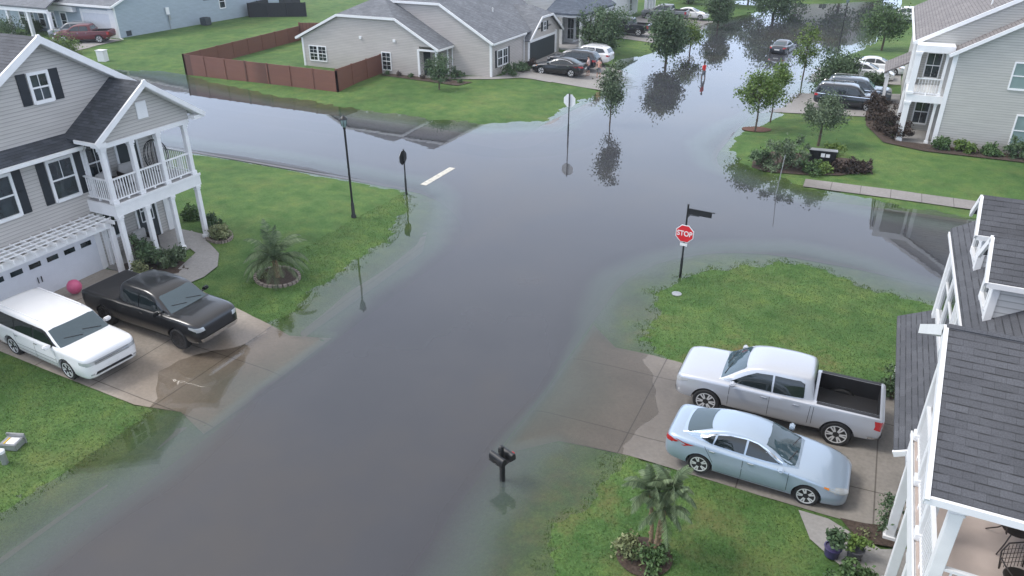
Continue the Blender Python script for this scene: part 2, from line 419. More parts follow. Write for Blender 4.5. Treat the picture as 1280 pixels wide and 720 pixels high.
def sheet(name, poly, off, mat, step=.6, dens=None, label=None, cap=9):
    poly = [Vector(p) for p in poly]; B = []
    for i, p in enumerate(poly):
        q = poly[(i + 1) % len(poly)]; st = step * 3 if (p - q).length > 40 else step
        k = max(1, int((q - p).length / st))
        B += [p.lerp(q, j / k) for j in range(k)]
    n = len(B); ed = [(i, (i + 1) % n) for i in range(n)]
    xs = [p.x for p in poly]; ys = [p.y for p in poly]
    if dens: x0, x1, y0, y1 = dens
    else: x0, x1, y0, y1 = min(xs), max(xs), min(ys), max(ys)
    gx, gy = np.meshgrid(np.arange(x0 + step / 2, x1, step), np.arange(y0 + step / 2, y1, step))
    P = np.c_[gx.ravel(), gy.ravel()]; P = P[inside(P, [tuple(p) for p in poly])]
    if len(P): P = P[dist(P, [tuple(p) for p in poly]) > step * .35]
    vs = B + [Vector(p) for p in P]
    co, _, fs, *_ = geometry.delaunay_2d_cdt(vs, ed, [], 1, 1e-4)
    Z = np.minimum(hts([tuple(c) for c in co]) + off, cap)
    me = bpy.data.meshes.new(name); me.from_pydata([(c.x, c.y, z) for c, z in zip(co, Z)], [], [tuple(f) for f in fs])
    bm = bmesh.new(); bm.from_mesh(me)
    for f in bm.faces:
        if f.normal.z < 0: f.normal_flip()
    bm.to_mesh(me); bm.free()
    ob = bpy.data.objects.new(name, me); COL.objects.link(ob); me.materials.append(mat)
    me.polygons.foreach_set('use_smooth', [True] * len(me.polygons))
    zz = np.array([v.co.z for v in me.vertices]); wv = np.clip(1 - (zz - .01) / .07, 0, 1) * .9 + (.12 * wob(np.array([v.co.x for v in me.vertices]) * .5, np.array([v.co.y for v in me.vertices]) * .5) if len(zz) else 0)
    at = me.attributes.new('wet', 'FLOAT', 'POINT'); at.data.foreach_set('value', np.clip(wv, 0, 1).astype(np.float32))
    return tag(ob, kind='structure')
def wearf(P, H):          # bare, worn lawn next to the parked vehicles
    w = np.exp(-((P[:, 0] - 1) ** 2 / 30 + (P[:, 1] - 23.3) ** 2 / 2.2)) * 1.1
    w += .35 * np.exp(-((P[:, 0] + 3) ** 2 + (P[:, 1] - 14) ** 2) / 14)
    w += .1 * np.exp(-np.abs(H - .0) / .03)
    return np.clip(w + .16, 0, 1)
xs = axis(-900, 900, -46, 10, .24, 1.13); ys = axis(-80, 1500, 4, 60, .24, 1.06)
tag(grid_mesh('ground', xs, ys, lambda P, H: H - .03 * np.any([inside(P, q) for q in SMOOTH], axis=0), M['lawn'], {'wear': wearf}), kind='structure')
sheet('gutter', GUT, .016, M['gutter'], .8, (-60, 12, 2, 70))
sheet('road', ROAD, .034, M['asphalt'], .8, (-60, 12, 2, 70))
sheet('driveway_left', DRIVE_L, .006, M['drive'], .4)
sheet('driveway_right', DRIVE_R, .006, M['drive2'], .4)
for k, d in (('driveway_nw', DRIVE_NW), ('driveway_ne', DRIVE_NE), ('driveway_ne_far', DRIVE_NE2), ('driveway_far_left', DRIVE_W), ('driveway_far', DRIVE_W2), ('driveway_cross', DRIVE_FW)):
    sheet(k, d, .045, M['walk2'], 1.2)
for k, d in WALKS.items(): sheet(k, d, .04 if 'cross' not in k else .028, M['walk'], .5, (-60, 12, 2, 62), cap=-.11 if 'left' in k else 9)
# curved front walks
sheet('front_walk_left', [G(*p, .3) for p in ((222, 300), (240, 290), (262, 306), (274, 318), (272, 333), (255, 346), (232, 356), (215, 345), (232, 330), (245, 318))], .05, M['walk2'], .4)
sheet('front_walk_right', [G(*p, .3) for p in ((998, 637), (1035, 650), (1056, 664), (1100, 690), (1160, 690), (1160, 740), (1085, 740), (1038, 700), (1012, 675))], .055, M['walk2'], .4)
# stop bar and the edge lines of the cross street
tag(MB().box(-21.9, -21.5, 34.1, 37.5, .002, .010).build('stop_line', M['paint']), kind='structure')
def sdepth(P, H): return np.clip(-H, 0, 1)
def wz(P, H): return np.zeros(len(P))
def water_mat():
    t = NT('flood_water'); n = t.n
    n.remove(t.b)
    p = t.pos()
    at = t.add('ShaderNodeAttribute'); at.attribute_name = 'depth'
    vary = t.noise(p, .09, 3, .5)
    k = t.math('POWER', t.math('MULTIPLY', at.outputs['Fac'], t.math('MULTIPLY_ADD', vary, 3.0, 4.7)), 1.35)
    murk = t.math('SUBTRACT', 1.0, t.math('EXPONENT', t.math('MULTIPLY', k, -1.0)))
    murk = t.math('ADD', t.math('MULTIPLY', murk, .93), .0)
    dif = t.add('ShaderNodeBsdfDiffuse')
    big = t.ramp(t.noise(p, .07, 5, .6), [(.32, (.046, .050, .060)), (.5, (.058, .060, .068)), (.70, (.078, .072, .067))])
    shal = t.ramp(at.outputs['Fac'], [(.10, (0, 0, 0)), (.30, (1, 1, 1))])
    t.link(t.mix(shal, (.108, .142, .128), big), dif.inputs['Color'])
    tr = t.add('ShaderNodeBsdfTransparent'); t.link(t.ramp(at.outputs['Fac'], [(0, (1, 1, 1)), (.07, (.86, .82, .76))]), tr.inputs['Color'])
    gl = t.add('ShaderNodeBsdfGlossy'); gl.inputs['Roughness'].default_value = .012; gl.inputs['Color'].default_value = (1, 1, 1, 1)
    fr = t.add('ShaderNodeFresnel'); fr.inputs['IOR'].default_value = 1.42
    # faint ripples, and rings spreading where someone walked
    w1 = t.noise(t.coord('Object', (.9, .35, 1)), .8, 3, .5)
    w2 = t.noise(p, 2.6, 2, .5)
    hgt = t.math('ADD', t.math('MULTIPLY', w1, .0065), t.math('MULTIPLY', w2, .0014))
    def rings(cx, cy, rad, lam, amp):
        v = t.add('ShaderNodeVectorMath', operation='DISTANCE'); t.link(p, v.inputs[0]); v.inputs[1].default_value = (cx, cy, 0)
        d = v.outputs['Value']
        s = t.math('SINE', t.math('MULTIPLY', d, 6.283 / lam))
        f = t.math('EXPONENT', t.math('MULTIPLY', t.math('POWER', t.math('DIVIDE', d, rad), 2.0), -1.0))
        return t.math('MULTIPLY', t.math('MULTIPLY', s, f), amp)
    hgt = t.math('ADD', hgt, rings(-19.3, 64.2, 2.6, .62, .016))
    hgt = t.math('ADD', hgt, rings(-13.2, 68.6, 1.6, .4, .004))
    bp = t.add('ShaderNodeBump'); bp.inputs['Strength'].default_value = .5; bp.inputs['Distance'].default_value = 1.0
    t.link(hgt, bp.inputs['Height'])
    t.link(bp.outputs[0], gl.inputs['Normal'])
    m1 = t.add('ShaderNodeMixShader'); t.link(murk, m1.inputs[0]); t.link(tr.outputs[0], m1.inputs[1]); t.link(dif.outputs[0], m1.inputs[2])
    m2 = t.add('ShaderNodeMixShader'); t.link(fr.outputs[0], m2.inputs[0]); t.link(m1.outputs[0], m2.inputs[1]); t.link(gl.outputs[0], m2.inputs[2])
    t.link(m2.outputs[0], t.out.inputs[0])
    return t.m
tag(grid_mesh('flood_water', xs, ys, wz, water_mat(), {'depth': sdepth}), kind='structure')
for o in ():
    pass
# ================================================================ HOUSES
def FX(x, s=1): return ((x, 0, 0), (0, 1, 0), (s, 0, 0))
def FY(y, s=-1): return ((0, y, 0), (1, 0, 0), (0, s, 0))
def window(par, fr, a0, a1, z0, z1, fw=.09, cols=2, rows=2, shut=0, upper_only=False, glass='glass', mid=True, name='window', frame='trim'):
    m = MB()
    m.fbox(fr, a0 - fw, a0, z0 - fw, z1 + fw, -.02, .06); m.fbox(fr, a1, a1 + fw, z0 - fw, z1 + fw, -.02, .06)
    m.fbox(fr, a0, a1, z1, z1 + fw, -.02, .06); m.fbox(fr, a0 - fw * .4, a1 + fw * .4, z0 - fw * 1.2, z0, -.02, .085)
    zm = (z0 + z1) / 2
    if mid: m.fbox(fr, a0, a1, zm - .03, zm + .03, -.01, .045)
    for c in range(1, cols):
        a = a0 + (a1 - a0) * c / cols
        m.fbox(fr, a - .012, a + .012, zm if upper_only else z0, z1, .0, .03)
    if not upper_only and rows > 2:
        for r_ in range(1, rows):
            z = z0 + (z1 - z0) * r_ / rows
            if abs(z - zm) > .05: m.fbox(fr, a0, a1, z - .012, z + .012, .0, .03)
    w = m.build(name, M[frame], par)
    MB().fbox(fr, a0, a1, z0, z1, .002, .012).build('pane', M[glass], w)
    if shut:
        for s0, s1 in ((a0 - fw - .03 - shut, a0 - fw - .03), (a1 + fw + .03, a1 + fw + .03 + shut)):
            q = MB().fbox(fr, s0, s1, z0 - fw, z1 + fw, .0, .035)
            for zz in (z0 - fw, zm - .04, z1 + fw - .07): q.fbox(fr, s0 + .03, s1 - .03, zz + .0, zz + .07, .036, .05)
            q.build('shutter', M['shutter'], par)
    return w
def column(par, x, y, z0, z1, w=.2, mat='trim', name='column'):
    m = MB().box(x - w / 2, x + w / 2, y - w / 2, y + w / 2, z0, z1)
    e = w / 2 + .04
    m.box(x - e, x + e, y - e, y + e, z0 + .003, z0 + .16); m.box(x - e, x + e, y - e, y + e, z1 - .14, z1 - .003)
    m.box(x - e + .02, x + e - .02, y - e + .02, y + e - .02, z1 - .22, z1 - .18)
    return m.build(name, M[mat], par, bevel=.008)
def rail(par, a, b, z0, z1, sp=.12, mat='trim', feet=True):
    a = Vector((a[0], a[1], 0)); b = Vector((b[0], b[1], 0)); d = b - a; n = max(2, int(d.length / sp))
    m = MB()
    for z, w, h in ((z1, .08, .06), (z0, .06, .05)): m.bar(a + Vector((0, 0, z)), b + Vector((0, 0, z)), w, h)
    for i in range(1, n):
        p = a + d * i / n; m.box(p.x - .017, p.x + .017, p.y - .017, p.y + .017, z0, z1)
    if feet:
        p = (a + b) / 2; m.box(p.x - .04, p.x + .04, p.y - .04, p.y + .04, z0 - .1, z0)
    return m.build('railing', M[mat], par)
def trims(par, segs, w=.16, h=.16, mat='trim', name='trim_board'):
    for a, b in segs: o = MB().bar(a, b, w, h).build(name, M[mat], par)
    return o
# ---------------------------------------------------------------- left house (taupe, two porches)
H1 = empty('house', (-33, 18, .2), 0, 'taupe two storey house with black shutters and stacked white porches at the left edge', 'house')
wx = -28.0
MB().box(-42, wx, 6.5, 18.95, -.1, 6.15).box(-42, -28.75, 18.95, 22.85, -.1, 5.95).build('wall', M['siding_grey'], H1)
# upper gable wall over the skirt roof
MB().prism([(wx, 14.7, 6.151), (wx, 21.5, 6.151), (wx, 21.5, 7.62), (wx, 18.1, 9.72), (wx, 14.7, 7.62)], (-12, 0, 0)).build('gable_wall', M['siding_grey'], H1)
rf = MB()
rf.slab([(-27.6, 21.95, 7.48), (-27.6, 18.1, 9.92), (-42.3, 18.1, 9.92), (-42.3, 21.95, 7.48)], .12)
rf.slab([(-27.6, 18.1, 9.92), (-27.6, 14.25, 7.48), (-42.3, 14.25, 7.48), (-42.3, 18.1, 9.92)], .12)
rf = rf.build('roof', M['sh_near'], H1)
trims(H1, [((-27.58, 22.0, 7.36), (-27.58, 18.0, 9.90)), ((-27.585, 18.2, 9.90), (-27.585, 14.2, 7.36))], .10, .24, name='rake_board')
trims(H1, [((-27.78, 21.75, 7.40), (-27.78, 18.1, 9.70)), ((-27.78, 18.1, 9.70), (-27.78, 14.45, 7.40))], .36, .05, 'trim2', 'soffit')
MB().slab([(-27.35, 18.5, 5.86), (-28.0, 18.9, 6.24), (-28.0, 6.4, 6.24), (-27.35, 6.4, 5.86)], .1).build('skirt_roof', M['sh_dark'], H1)
trims(H1, [((-27.32, 18.45, 5.74), (-27.32, 6.4, 5.74))], .12, .14, name='gutter')
MB().box(-27.95, -27.38, 6.4, 18.4, 5.62, 5.69).build('soffit', M['trim2'], H1)
# corner boards
MB().box(-28.02, -27.96, 18.72, 18.97, .2, 5.66).box(-28.9, -28.7, 22.6, 22.9, .2, 2.9).each('corner_board', M['trim'], H1)
f = FX(wx)
window(H1, f, 17.32, 18.27, 3.86, 5.32, .11, 2, 2, .34, True)
window(H1, f, 14.62, 15.75, 3.86, 5.32, .11, 2, 2, .34, True)
window(H1, f, 12.2, 13.3, 3.86, 5.32, .11, 2, 2, .34, True)
window(H1, f, 17.6, 18.24, 7.66, 8.58, .11, 2, 2, .36)
# garage door
gd = MB().fbox(f, 13.1, 18.35, .1, 2.06, -.02, .03)
for k in range(1, 4): gd.fbox(f, 13.1, 18.35, .1 + k * .49, .112 + k * .49, .031, .036)
gd = gd.build('garage_door', M['garage'], H1)
for k in range(7):
    a = 18.14 - k * .745 - .47
    MB().fbox(f, a, a + .47, 1.60, 1.80, .032, .045).build('pane', M['glass'], gd)
hd = MB()
for a in (15.6, 15.75): hd.bar((wx + .06, a, .95), (wx + .06, a, 1.2), .025, .03)
hd.build('handle', M['black'], gd)
MB().fbox(f, 18.35, 18.60, .1, 2.2, .0, .06).fbox(f, 12.85, 13.1, .1, 2.2, .0, .06).fbox(f, 12.85, 18.6, 2.06, 2.24, .0, .07).build('door_frame', M['trim'], H1)
# pergola over the garage
pg = MB()
pg.box(-27.0, -26.9, 12.2, 18.5, 2.42, 2.68); pg.box(-27.95, -27.85, 12.2, 18.5, 2.42, 2.66)
for k in range(15):
    y = 12.5 + k * .42; pg.bar((-28.0, y, 2.78), (-26.5, y, 2.74), .05, .16)
for k in range(4): pg.bar((-27.75 + k * .33, 12.3, 2.88), (-27.75 + k * .33, 18.45, 2.88), .04, .04)
pg.build('pergola', M['trim'], H1)
for y in (18.47,):
    MB().box(-27.05, -26.87, y - .1, y + .1, .2, 2.42).build('column', M['trim'], H1)
# two storey porch
py0, py1, pf = 18.5, 22.95, -26.38
MB().box(-28.75, pf, py0, py1, 2.93, 3.43).box(pf, pf + .03, py0 - .03, py1 + .03, 3.36, 3.47).build('porch_deck', M['trim'], H1)
MB().box(-28.74, pf - .05, py0 + .06, py1 - .06, 3.43, 3.45).build('porch_floor', M['deck_w'], H1)
MB().box(-28.8, pf + .1, py0, py1, .2, .38).build('porch_slab', M['walk2'], H1)
MB().box(-28.74, -26.45, py0 + .02, py1 - .02, 5.80, 5.88).build('porch_ceiling', M['trim2'], H1)
MB().box(-26.62, -26.40, py0, py1, 5.72, 5.90).box(-28.74, -26.62, py1 - .2, py1, 5.72, 5.90).build('porch_beam', M['trim'], H1)
pr = MB()
pr.slab([(-26.05, 23.5, 6.12), (-26.05, 20.85, 7.93), (-31.5, 20.85, 7.93), (-31.5, 23.5, 6.12)], .1)
pr.slab([(-26.05, 20.85, 7.93), (-26.05, 18.2, 6.12), (-31.5, 18.2, 6.12), (-31.5, 20.85, 7.93)], .1)
pr.build('porch_roof', M['sh_dark'], H1)
MB().prism([(-26.45, 18.6, 5.9), (-26.45, 23.0, 5.9), (-26.45, 23.0, 6.35), (-26.45, 20.85, 7.80), (-26.45, 18.6, 6.35)], (-2.4, 0, 0)).build('porch_gable', M['siding_grey'], H1)
trims(H1, [((-26.03, 23.56, 6.02), (-26.03, 20.75, 7.93)), ((-26.035, 20.95, 7.93), (-26.035, 18.14, 6.02))], .08, .2, name='rake_board')
trims(H1, [((-26.24, 23.4, 6.0), (-26.24, 20.85, 7.74)), ((-26.24, 20.85, 7.74), (-26.24, 18.3, 6.0))], .36, .04, 'trim2', 'soffit')
trims(H1, [((-26.0, 23.5, 6.04), (-31, 23.5, 6.04)), ((-26.0, 18.2, 6.04), (-27.3, 18.2, 6.04))], .12, .14, name='gutter')
MB().box(-26.44, -26.05, 22.98, 23.52, 5.90, 6.06).box(-26.44, -26.05, 18.18, 18.6, 5.90, 6.06).build('eave_return', M['trim'], H1)
MB().fbox(FX(-26.45), 20.52, 21.02, 6.45, 7.12, 0, .05).build('gable_vent', M['trim'], H1)
cy = [18.66, 19.98, 21.3, 22.75]
for y in cy:
    column(H1, -26.55, y, 3.45, 5.74, .19); column(H1, -26.5, y, .38, 2.95, .19)
for a, b in zip(cy[:-1], cy[1:]): rail(H1, (-26.53, a + .1), (-26.53, b - .1), 3.58, 4.42)
rail(H1, (-26.6, 22.78), (-28.6, 22.78), 3.58, 4.42); rail(H1, (-26.65, 18.62), (-28.0, 18.62), 3.58, 4.42)
column(H1, -28.62, 22.75, 3.45, 5.74, .14)
fb = FX(-28.75)
window(H1, fb, 19.4, 20.3, 3.7, 5.4, .09); 
d = MB().fbox(fb, 20.9, 21.9, 3.45, 5.5, 0, .04).build('door', M['door_dark'], H1)
MB().fbox(fb, 20.8, 20.9, 3.45, 5.6, 0, .06).fbox(fb, 21.9, 22.0, 3.45, 5.6, 0, .06).build('door_frame', M['trim'], H1)
window(H1, fb, 19.3, 20.3, 1.2, 2.5, .09)
d = MB().fbox(fb, 21.1, 22.1, .38, 2.45, 0, .04).build('door', M['door_dark'], H1)
window(d, fb, 21.3, 21.9, 1.3, 2.25, .04, 3, 4, name='door_window')
MB().fbox(fb, 21.0, 21.1, .38, 2.55, 0, .06).fbox(fb, 22.1, 22.2, .38, 2.55, 0, .06).fbox(fb, 21.0, 22.2, 2.45, 2.55, 0, .06).build('door_frame', M['trim'], H1)
# ---------------------------------------------------------------- right house (white, seen from above)
H2 = empty('house', (8, 17, .2), 0, 'white house with slate shingle roofs, two dormers and balcony at the right edge', 'house')
wx = 3.18
MB().box(wx, 16, 16.4, 23.15, -.1, 5.75).box(5.2, 16, 2, 16.4, -.1, 5.75).build('wall', M['siding_white'], H2)
K = .62
def rz(x, k=K): return 5.86 + k * (x - 3.0)
MB().slab([(3.0, 16.0, 5.86), (9.6, 16.0, rz(9.6)), (9.6, 23.5, rz(9.6)), (3.0, 23.5, 5.86)][::-1], .14).slab([(4.8, 1.5, rz(4.8)), (9.6, 1.5, rz(9.6)), (9.6, 15.999, rz(9.6)), (4.8, 15.999, rz(4.8))][::-1], .14).slab([(9.6, 1.5, rz(9.6)), (16.2, 1.5, 5.9), (16.2, 23.5, 5.9), (9.6, 23.5, rz(9.6))][::-1], .14).build('roof', M['sh_near'], H2)
MB().prism([(wx, 23.1, 5.7), (16, 23.1, 5.7), (9.6, 23.1, rz(9.6) - .15)], (0, -.2, 0)).build('gable_wall', M['siding_white'], H2)
trims(H2, [((2.99, 16.6, 5.70), (2.99, 23.5, 5.70))], .06, .1, name='gutter')
MB().box(3.02, 3.18, 16.5, 23.4, 5.62, 5.67).build('soffit', M['trim2'], H2)
MB().box(3.10, 3.2, 22.9, 23.2, 2.9, 5.61).each('corner_board', M['trim'], H2)
# skirt roof over the garage
MB().slab([(2.25, 16.35, 2.78), (3.3, 16.35, 3.28), (3.3, 23.45, 3.28), (2.25, 23.45, 2.78)][::-1], .08).build('garage_roof', M['sh_near'], H2)
trims(H2, [((2.25, 16.33, 2.70), (3.3, 16.33, 3.20))], .08, .14, name='gutter')
MB().box(2.55, 3.3, 22.95, 23.2, .1, 2.7).box(2.6, 2.75, 16.4, 23.0, 2.3, 2.64).build('garage_trim', M['trim'], H2)
MB().fbox(FX(wx, -1), 17.2, 22.6, .1, 2.3, 0, .03).build('garage_door', M['garage'], H2)
fw = FX(wx, -1)
window(H2, fw, 21.5, 22.5, 3.7, 5.45, .08, 1, 2); window(H2, fw, 20.0, 21.2, 3.7, 5.45, .08, 1, 2)
window(H2, fw, 18.1, 19.1, 3.7, 5.45, .09, 2, 2)
# dormers
def solve_roof(px, py):
    z = 6.5
    for _ in range(40):
        x, y = G(px, py, z); z = z + .5 * (rz(x) - z)
    return x, y, z
def dormer(px, py, wid=1.25, hgt=1.12, gx=.22):
    x, y, z = solve_roof(px, py)
    y0, y1 = y, y + wid; ym = (y0 + y1) / 2; zt = z + hgt
    d = MB().prism([(x, y0, z - .1), (x, y1, z - .1), (x, y1, zt), (x, ym, zt + wid * .42), (x, y0, zt)], (4.2, 0, 0)).build('dormer', M['siding_white'], H2)
    e = .22; dz = e * .84
    MB().slab([(x - gx, y0 - e, zt - dz + .08), (x + 5, y0 - e, zt - dz + .08), (x + 5, ym, zt + wid * .42 + .1), (x - gx, ym, zt + wid * .42 + .1)], .08).slab([(x - gx, ym, zt + wid * .42 + .1), (x + 5, ym, zt + wid * .42 + .1), (x + 5, y1 + e, zt - dz + .08), (x - gx, y1 + e, zt - dz + .08)], .08).build('dormer_roof', M['sh_near'], d)
    trims(d, [((x - gx - .02, y0 - e, zt - dz), (x - gx - .02, ym, zt + wid * .42 + .02)), ((x - gx - .02, ym, zt + wid * .42 + .02), (x - gx - .02, y1 + e, zt - dz))], .06, .16, name='rake_board')
    trims(d, [((x - gx, y0 - e, zt - dz), (x + 4.5, y0 - e, zt - dz))], .08, .12, name='gutter')
    MB().box(x - .04, x + .1, y0 - .04, y0 + .2, z - .05, zt - .02).box(x - .04, x + .1, y1 - .2, y1 + .04, z - .05, zt - .02).box(x - .03, x + .02, y0, y1, z - .05, z + .2).box(x, x + 3.6, y0 - .03, y0 + .01, z - .3, z + .0).build('trim_board', M['trim'], d)
    window(d, FX(x, -1), ym - .36, ym + .36, z + .22, zt - .08, .07, 1, 2)
    return x, y, z
print('dormers', dormer(1231, 400), dormer(1219, 337))
# two storey porch with its own gable roof
py0, py1, pf = 11.05, 16.3, 2.5
MB().box(pf, 5.2, py0, py1, 2.93, 3.40).box(pf - .03, pf, py0 - .03, py1 + .03, 3.34, 3.46).build('porch_deck', M['trim'], H2)
MB().box(pf + .05, 5.19, py0 + .05, py1 - .05, 3.40, 3.42).build('porch_floor', M['deck'], H2)
MB().box(pf - .1, 5.2, py0, py1, -.1, .34).build('porch_slab', M['walk2'], H2)
MB().box(pf + .02, pf + .24, py0, py1, 5.74, 5.98).box(pf + .24, 5.2, py0, py0 + .2, 5.74, 5.98).build('porch_beam', M['trim'], H2)
MB().box(pf + .24, 5.2, py0 + .2, py1, 5.86, 5.92).build('porch_ceiling', M['trim2'], H2)
ym = 13.6
MB().slab([(2.12, 10.75, 6.08), (8.5, 10.75, 6.08), (8.5, ym, 7.62), (2.12, ym, 7.62)], .1).slab([(2.12, ym, 7.62), (8.5, ym, 7.62), (8.5, 16.5, 6.08), (2.12, 16.5, 6.08)], .1).build('porch_roof', M['sh_near'], H2)
MB().tube([(2.1, ym, 7.6), (8.5, ym, 7.6)], .06, 6).build('ridge_cap', M['sh_near'], H2)
MB().prism([(pf, 11.1, 5.98), (pf, 16.2, 5.98), (pf, 16.2, 6.2), (pf, ym, 7.5), (pf, 11.1, 6.2)], (.3, 0, 0)).build('porch_gable', M['siding_white'], H2)
trims(H2, [((2.1, 10.7, 5.97), (2.1, ym + .03, 7.54)), ((2.1, ym - .03, 7.54), (2.1, 16.55, 5.97))], .07, .2, name='rake_board')
trims(H2, [((2.31, 10.85, 5.98), (2.31, ym, 7.42)), ((2.31, ym, 7.42), (2.31, 16.3, 6.02))], .34, .04, 'trim2', 'soffit')
trims(H2, [((2.08, 10.74, 6.0), (8.5, 10.74, 6.0))], .11, .13, name='gutter')
cyr = [11.2, 12.85, 14.5, 16.12]
for i, y in enumerate(cyr):
    column(H2, pf + .15, y, 3.42, 5.76, .2); column(H2, pf + .15, y, .34, 2.94, .2)
for a, b in zip(cyr[:-1], cyr[1:]): rail(H2, (pf + .12, a + .1), (pf + .12, b - .1), 3.52, 4.36)
rail(H2, (pf + .25, 11.15), (5.15, 11.15), 3.52, 4.36); rail(H2, (pf + .25, 16.15), (3.3, 16.15), 3.52, 4.36)
window(H2, FX(5.2, -1), 12.0, 13.0, 3.9, 5.4, .09); window(H2, FX(5.2, -1), 12.0, 13.0, .9, 2.4, .09)
MB().fbox(FX(5.2, -1), 14.2, 15.2, .34, 2.45, 0, .04).build('door', M['door_dark'], H2)
# ---------------------------------------------------------------- house at the upper right
H3 = empty('house', (9, 60, .2), 0, 'pale grey two storey house with corner balconies beyond the flooded cross street', 'house')
Y = 53.75
MB().box(4.4, 22, Y, 74, -.1, 6.0).box(2.55, 4.4, 57.4, 74, -.1, 6.0).build('wall', M['siding_ne'], H3)
def gz(x): return 6.12 + .6 * (x - 4.3)
MB().prism([(4.4, Y, 6.001), (22, Y, 6.001), (13.2, Y, gz(13.2) - .2)], (0, 20, 0)).build('gable_wall', M['siding_ne'], H3)
MB().slab([(4.15, Y - .35, gz(4.15) + .02), (13.2, Y - .35, gz(13.2)), (13.2, 56.0, gz(13.2)), (4.15, 56.0, gz(4.15) + .02)][::-1], .16).build('roof', M['sh_tan'], H3)
trims(H3, [((4.1, Y - .36, gz(4.1) - .05), (13.2, Y - .36, gz(13.2) - .05))], .1, .2, name='rake_board')
def gz2(x): return 6.4 + .56 * (x - 2.2)
MB().slab([(2.2, 55.2, 6.45), (13.2, 55.2, gz2(13.2)), (13.2, 74.5, gz2(13.2)), (2.2, 74.5, 6.45)][::-1], .16).build('roof', M['sh_tan'], H3)
MB().slab([(13.2, Y - .35, gz2(13.2)), (22.5, Y - .35, 6.2), (22.5, 74.5, 6.2), (13.2, 74.5, gz2(13.2))][::-1], .16).build('roof', M['sh_tan'], H3)
trims(H3, [((2.1, 55.2, 6.30), (13.2, 55.2, gz2(13.2) - .1))], .12, .22, name='rake_board')
trims(H3, [((2.1, 55.2, 6.32), (2.1, 74.5, 6.32))], .12, .16, name='gutter')
MB().prism([(2.6, 55.35, 6.1), (13.2, 55.35, 6.1), (13.2, 55.35, gz2(13.2) - .2), (2.6, 55.35, 6.5)], (0, .3, 0)).build('gable_wall', M['siding_ne'], H3)
# stacked corner porch
MB().box(2.3, 4.4, 53.85, 57.4, 2.95, 3.4).box(2.3, 4.4, 53.85, 57.4, 6.0, 6.4).box(2.3, 2.75, 57.0, 57.4, .2, 6.0).build('porch_deck', M['trim'], H3)
MB().box(2.2, 4.4, 53.8, 57.4, -.1, .35).build('porch_slab', M['walk2'], H3)
for z0, z1 in ((.35, 2.96), (3.4, 6.02)):
    column(H3, 2.48, 54.0, z0, z1, .34); column(H3, 4.1, 54.1, z0, z1, .16)
    window(H3, FY(57.38), 3.2, 4.0, z0 + .5, z1 - .6, .08)
rail(H3, (2.7, 54.0), (4.05, 54.0), 3.5, 4.4, .16); rail(H3, (2.45, 54.2), (2.45, 57.0), 3.5, 4.4, .16)
MB().box(4.36, 4.62, Y - .04, Y + .04, .1, 6.1).box(2.2, 2.3, 57.3, 57.7, .1, 6.2).each('corner_board', M['trim'], H3)
f = FY(Y)
window(H3, f, 7.7, 8.7, 4.3, 5.75, .09, 1, 2, glass='glass_l'); window(H3, f, 8.6, 9.6, .95, 2.7, .09, 1, 2, glass='glass_l')
# small entry roof facing the street
MB().slab([(.9, 63.0, 3.0), (2.5, 63.0, 3.9), (2.5, 67.5, 3.9), (.9, 67.5, 3.0)][::-1], .12).build('garage_roof', M['sh_tan'], H3)
MB().box(.95, 1.1, 63.05, 67.4, 2.6, 2.88).box(1.1, 1.3, 63.1, 63.3, .2, 2.7).box(1.1, 1.3, 67.1, 67.3, .2, 2.7).build('garage_trim', M['trim'], H3)
# ---------------------------------------------------------------- beige house behind the brown fence
H4 = empty('house', (-40, 62, .3), 0, 'beige single storey house with grey clipped gable roofs behind the brown fence', 'house')
Y = 57.5
w4 = MB().box(-49, -36.2, Y, 70, -.1, 3.0).box(-45, -30.45, 60.1, 72, -.1, 3.3).box(-40, -30.1, 67.2, 75.2, -.1, 2.6)
w4.prism([(-49, Y, 3.001), (-34.6, Y, 3.001), (-38.6, Y, 5.15), (-44.4, Y, 5.15)], (0, .3, 0))
w4.prism([(-45, 60.1, 3.301), (-30.5, 60.1, 3.301), (-35.4, 60.1, 6.2), (-40.5, 60.1, 6.2)], (0, .3, 0))
w4.prism([(-30.1, 67.2, 2.601), (-30.1, 75.2, 2.601), (-30.1, 72.4, 4.3), (-30.1, 69.9, 4.3)], (-.3, 0, 0))
w4.build('wall', M['siding_beige'], H4)
def jerk(par, pts, mat='sh_grey'):
    """clipped gable roof: eave a / clip / ridge / clip / eave b, running back along a vector"""
    (eL, cL, rd, cR, eR, back) = [Vector(p) for p in pts]
    m = MB()
    m.slab([eL, cL, rd, rd + back, eL + back], .12); m.slab([eR, eR + back, rd + back, rd, cR][::-1][::-1], .12); m.slab([cL, cR, rd], .12)
    return m.build('roof', M[mat], par)
Yf = 57.25
jerk(H4, [(-49.6, Yf, 2.95), (-44.6, Yf, 5.24), (-41.2, Yf + 2.6, 6.8), (-38.4, Yf, 5.24), (-34.1, Yf, 2.9), (0, 12.0, 0)])
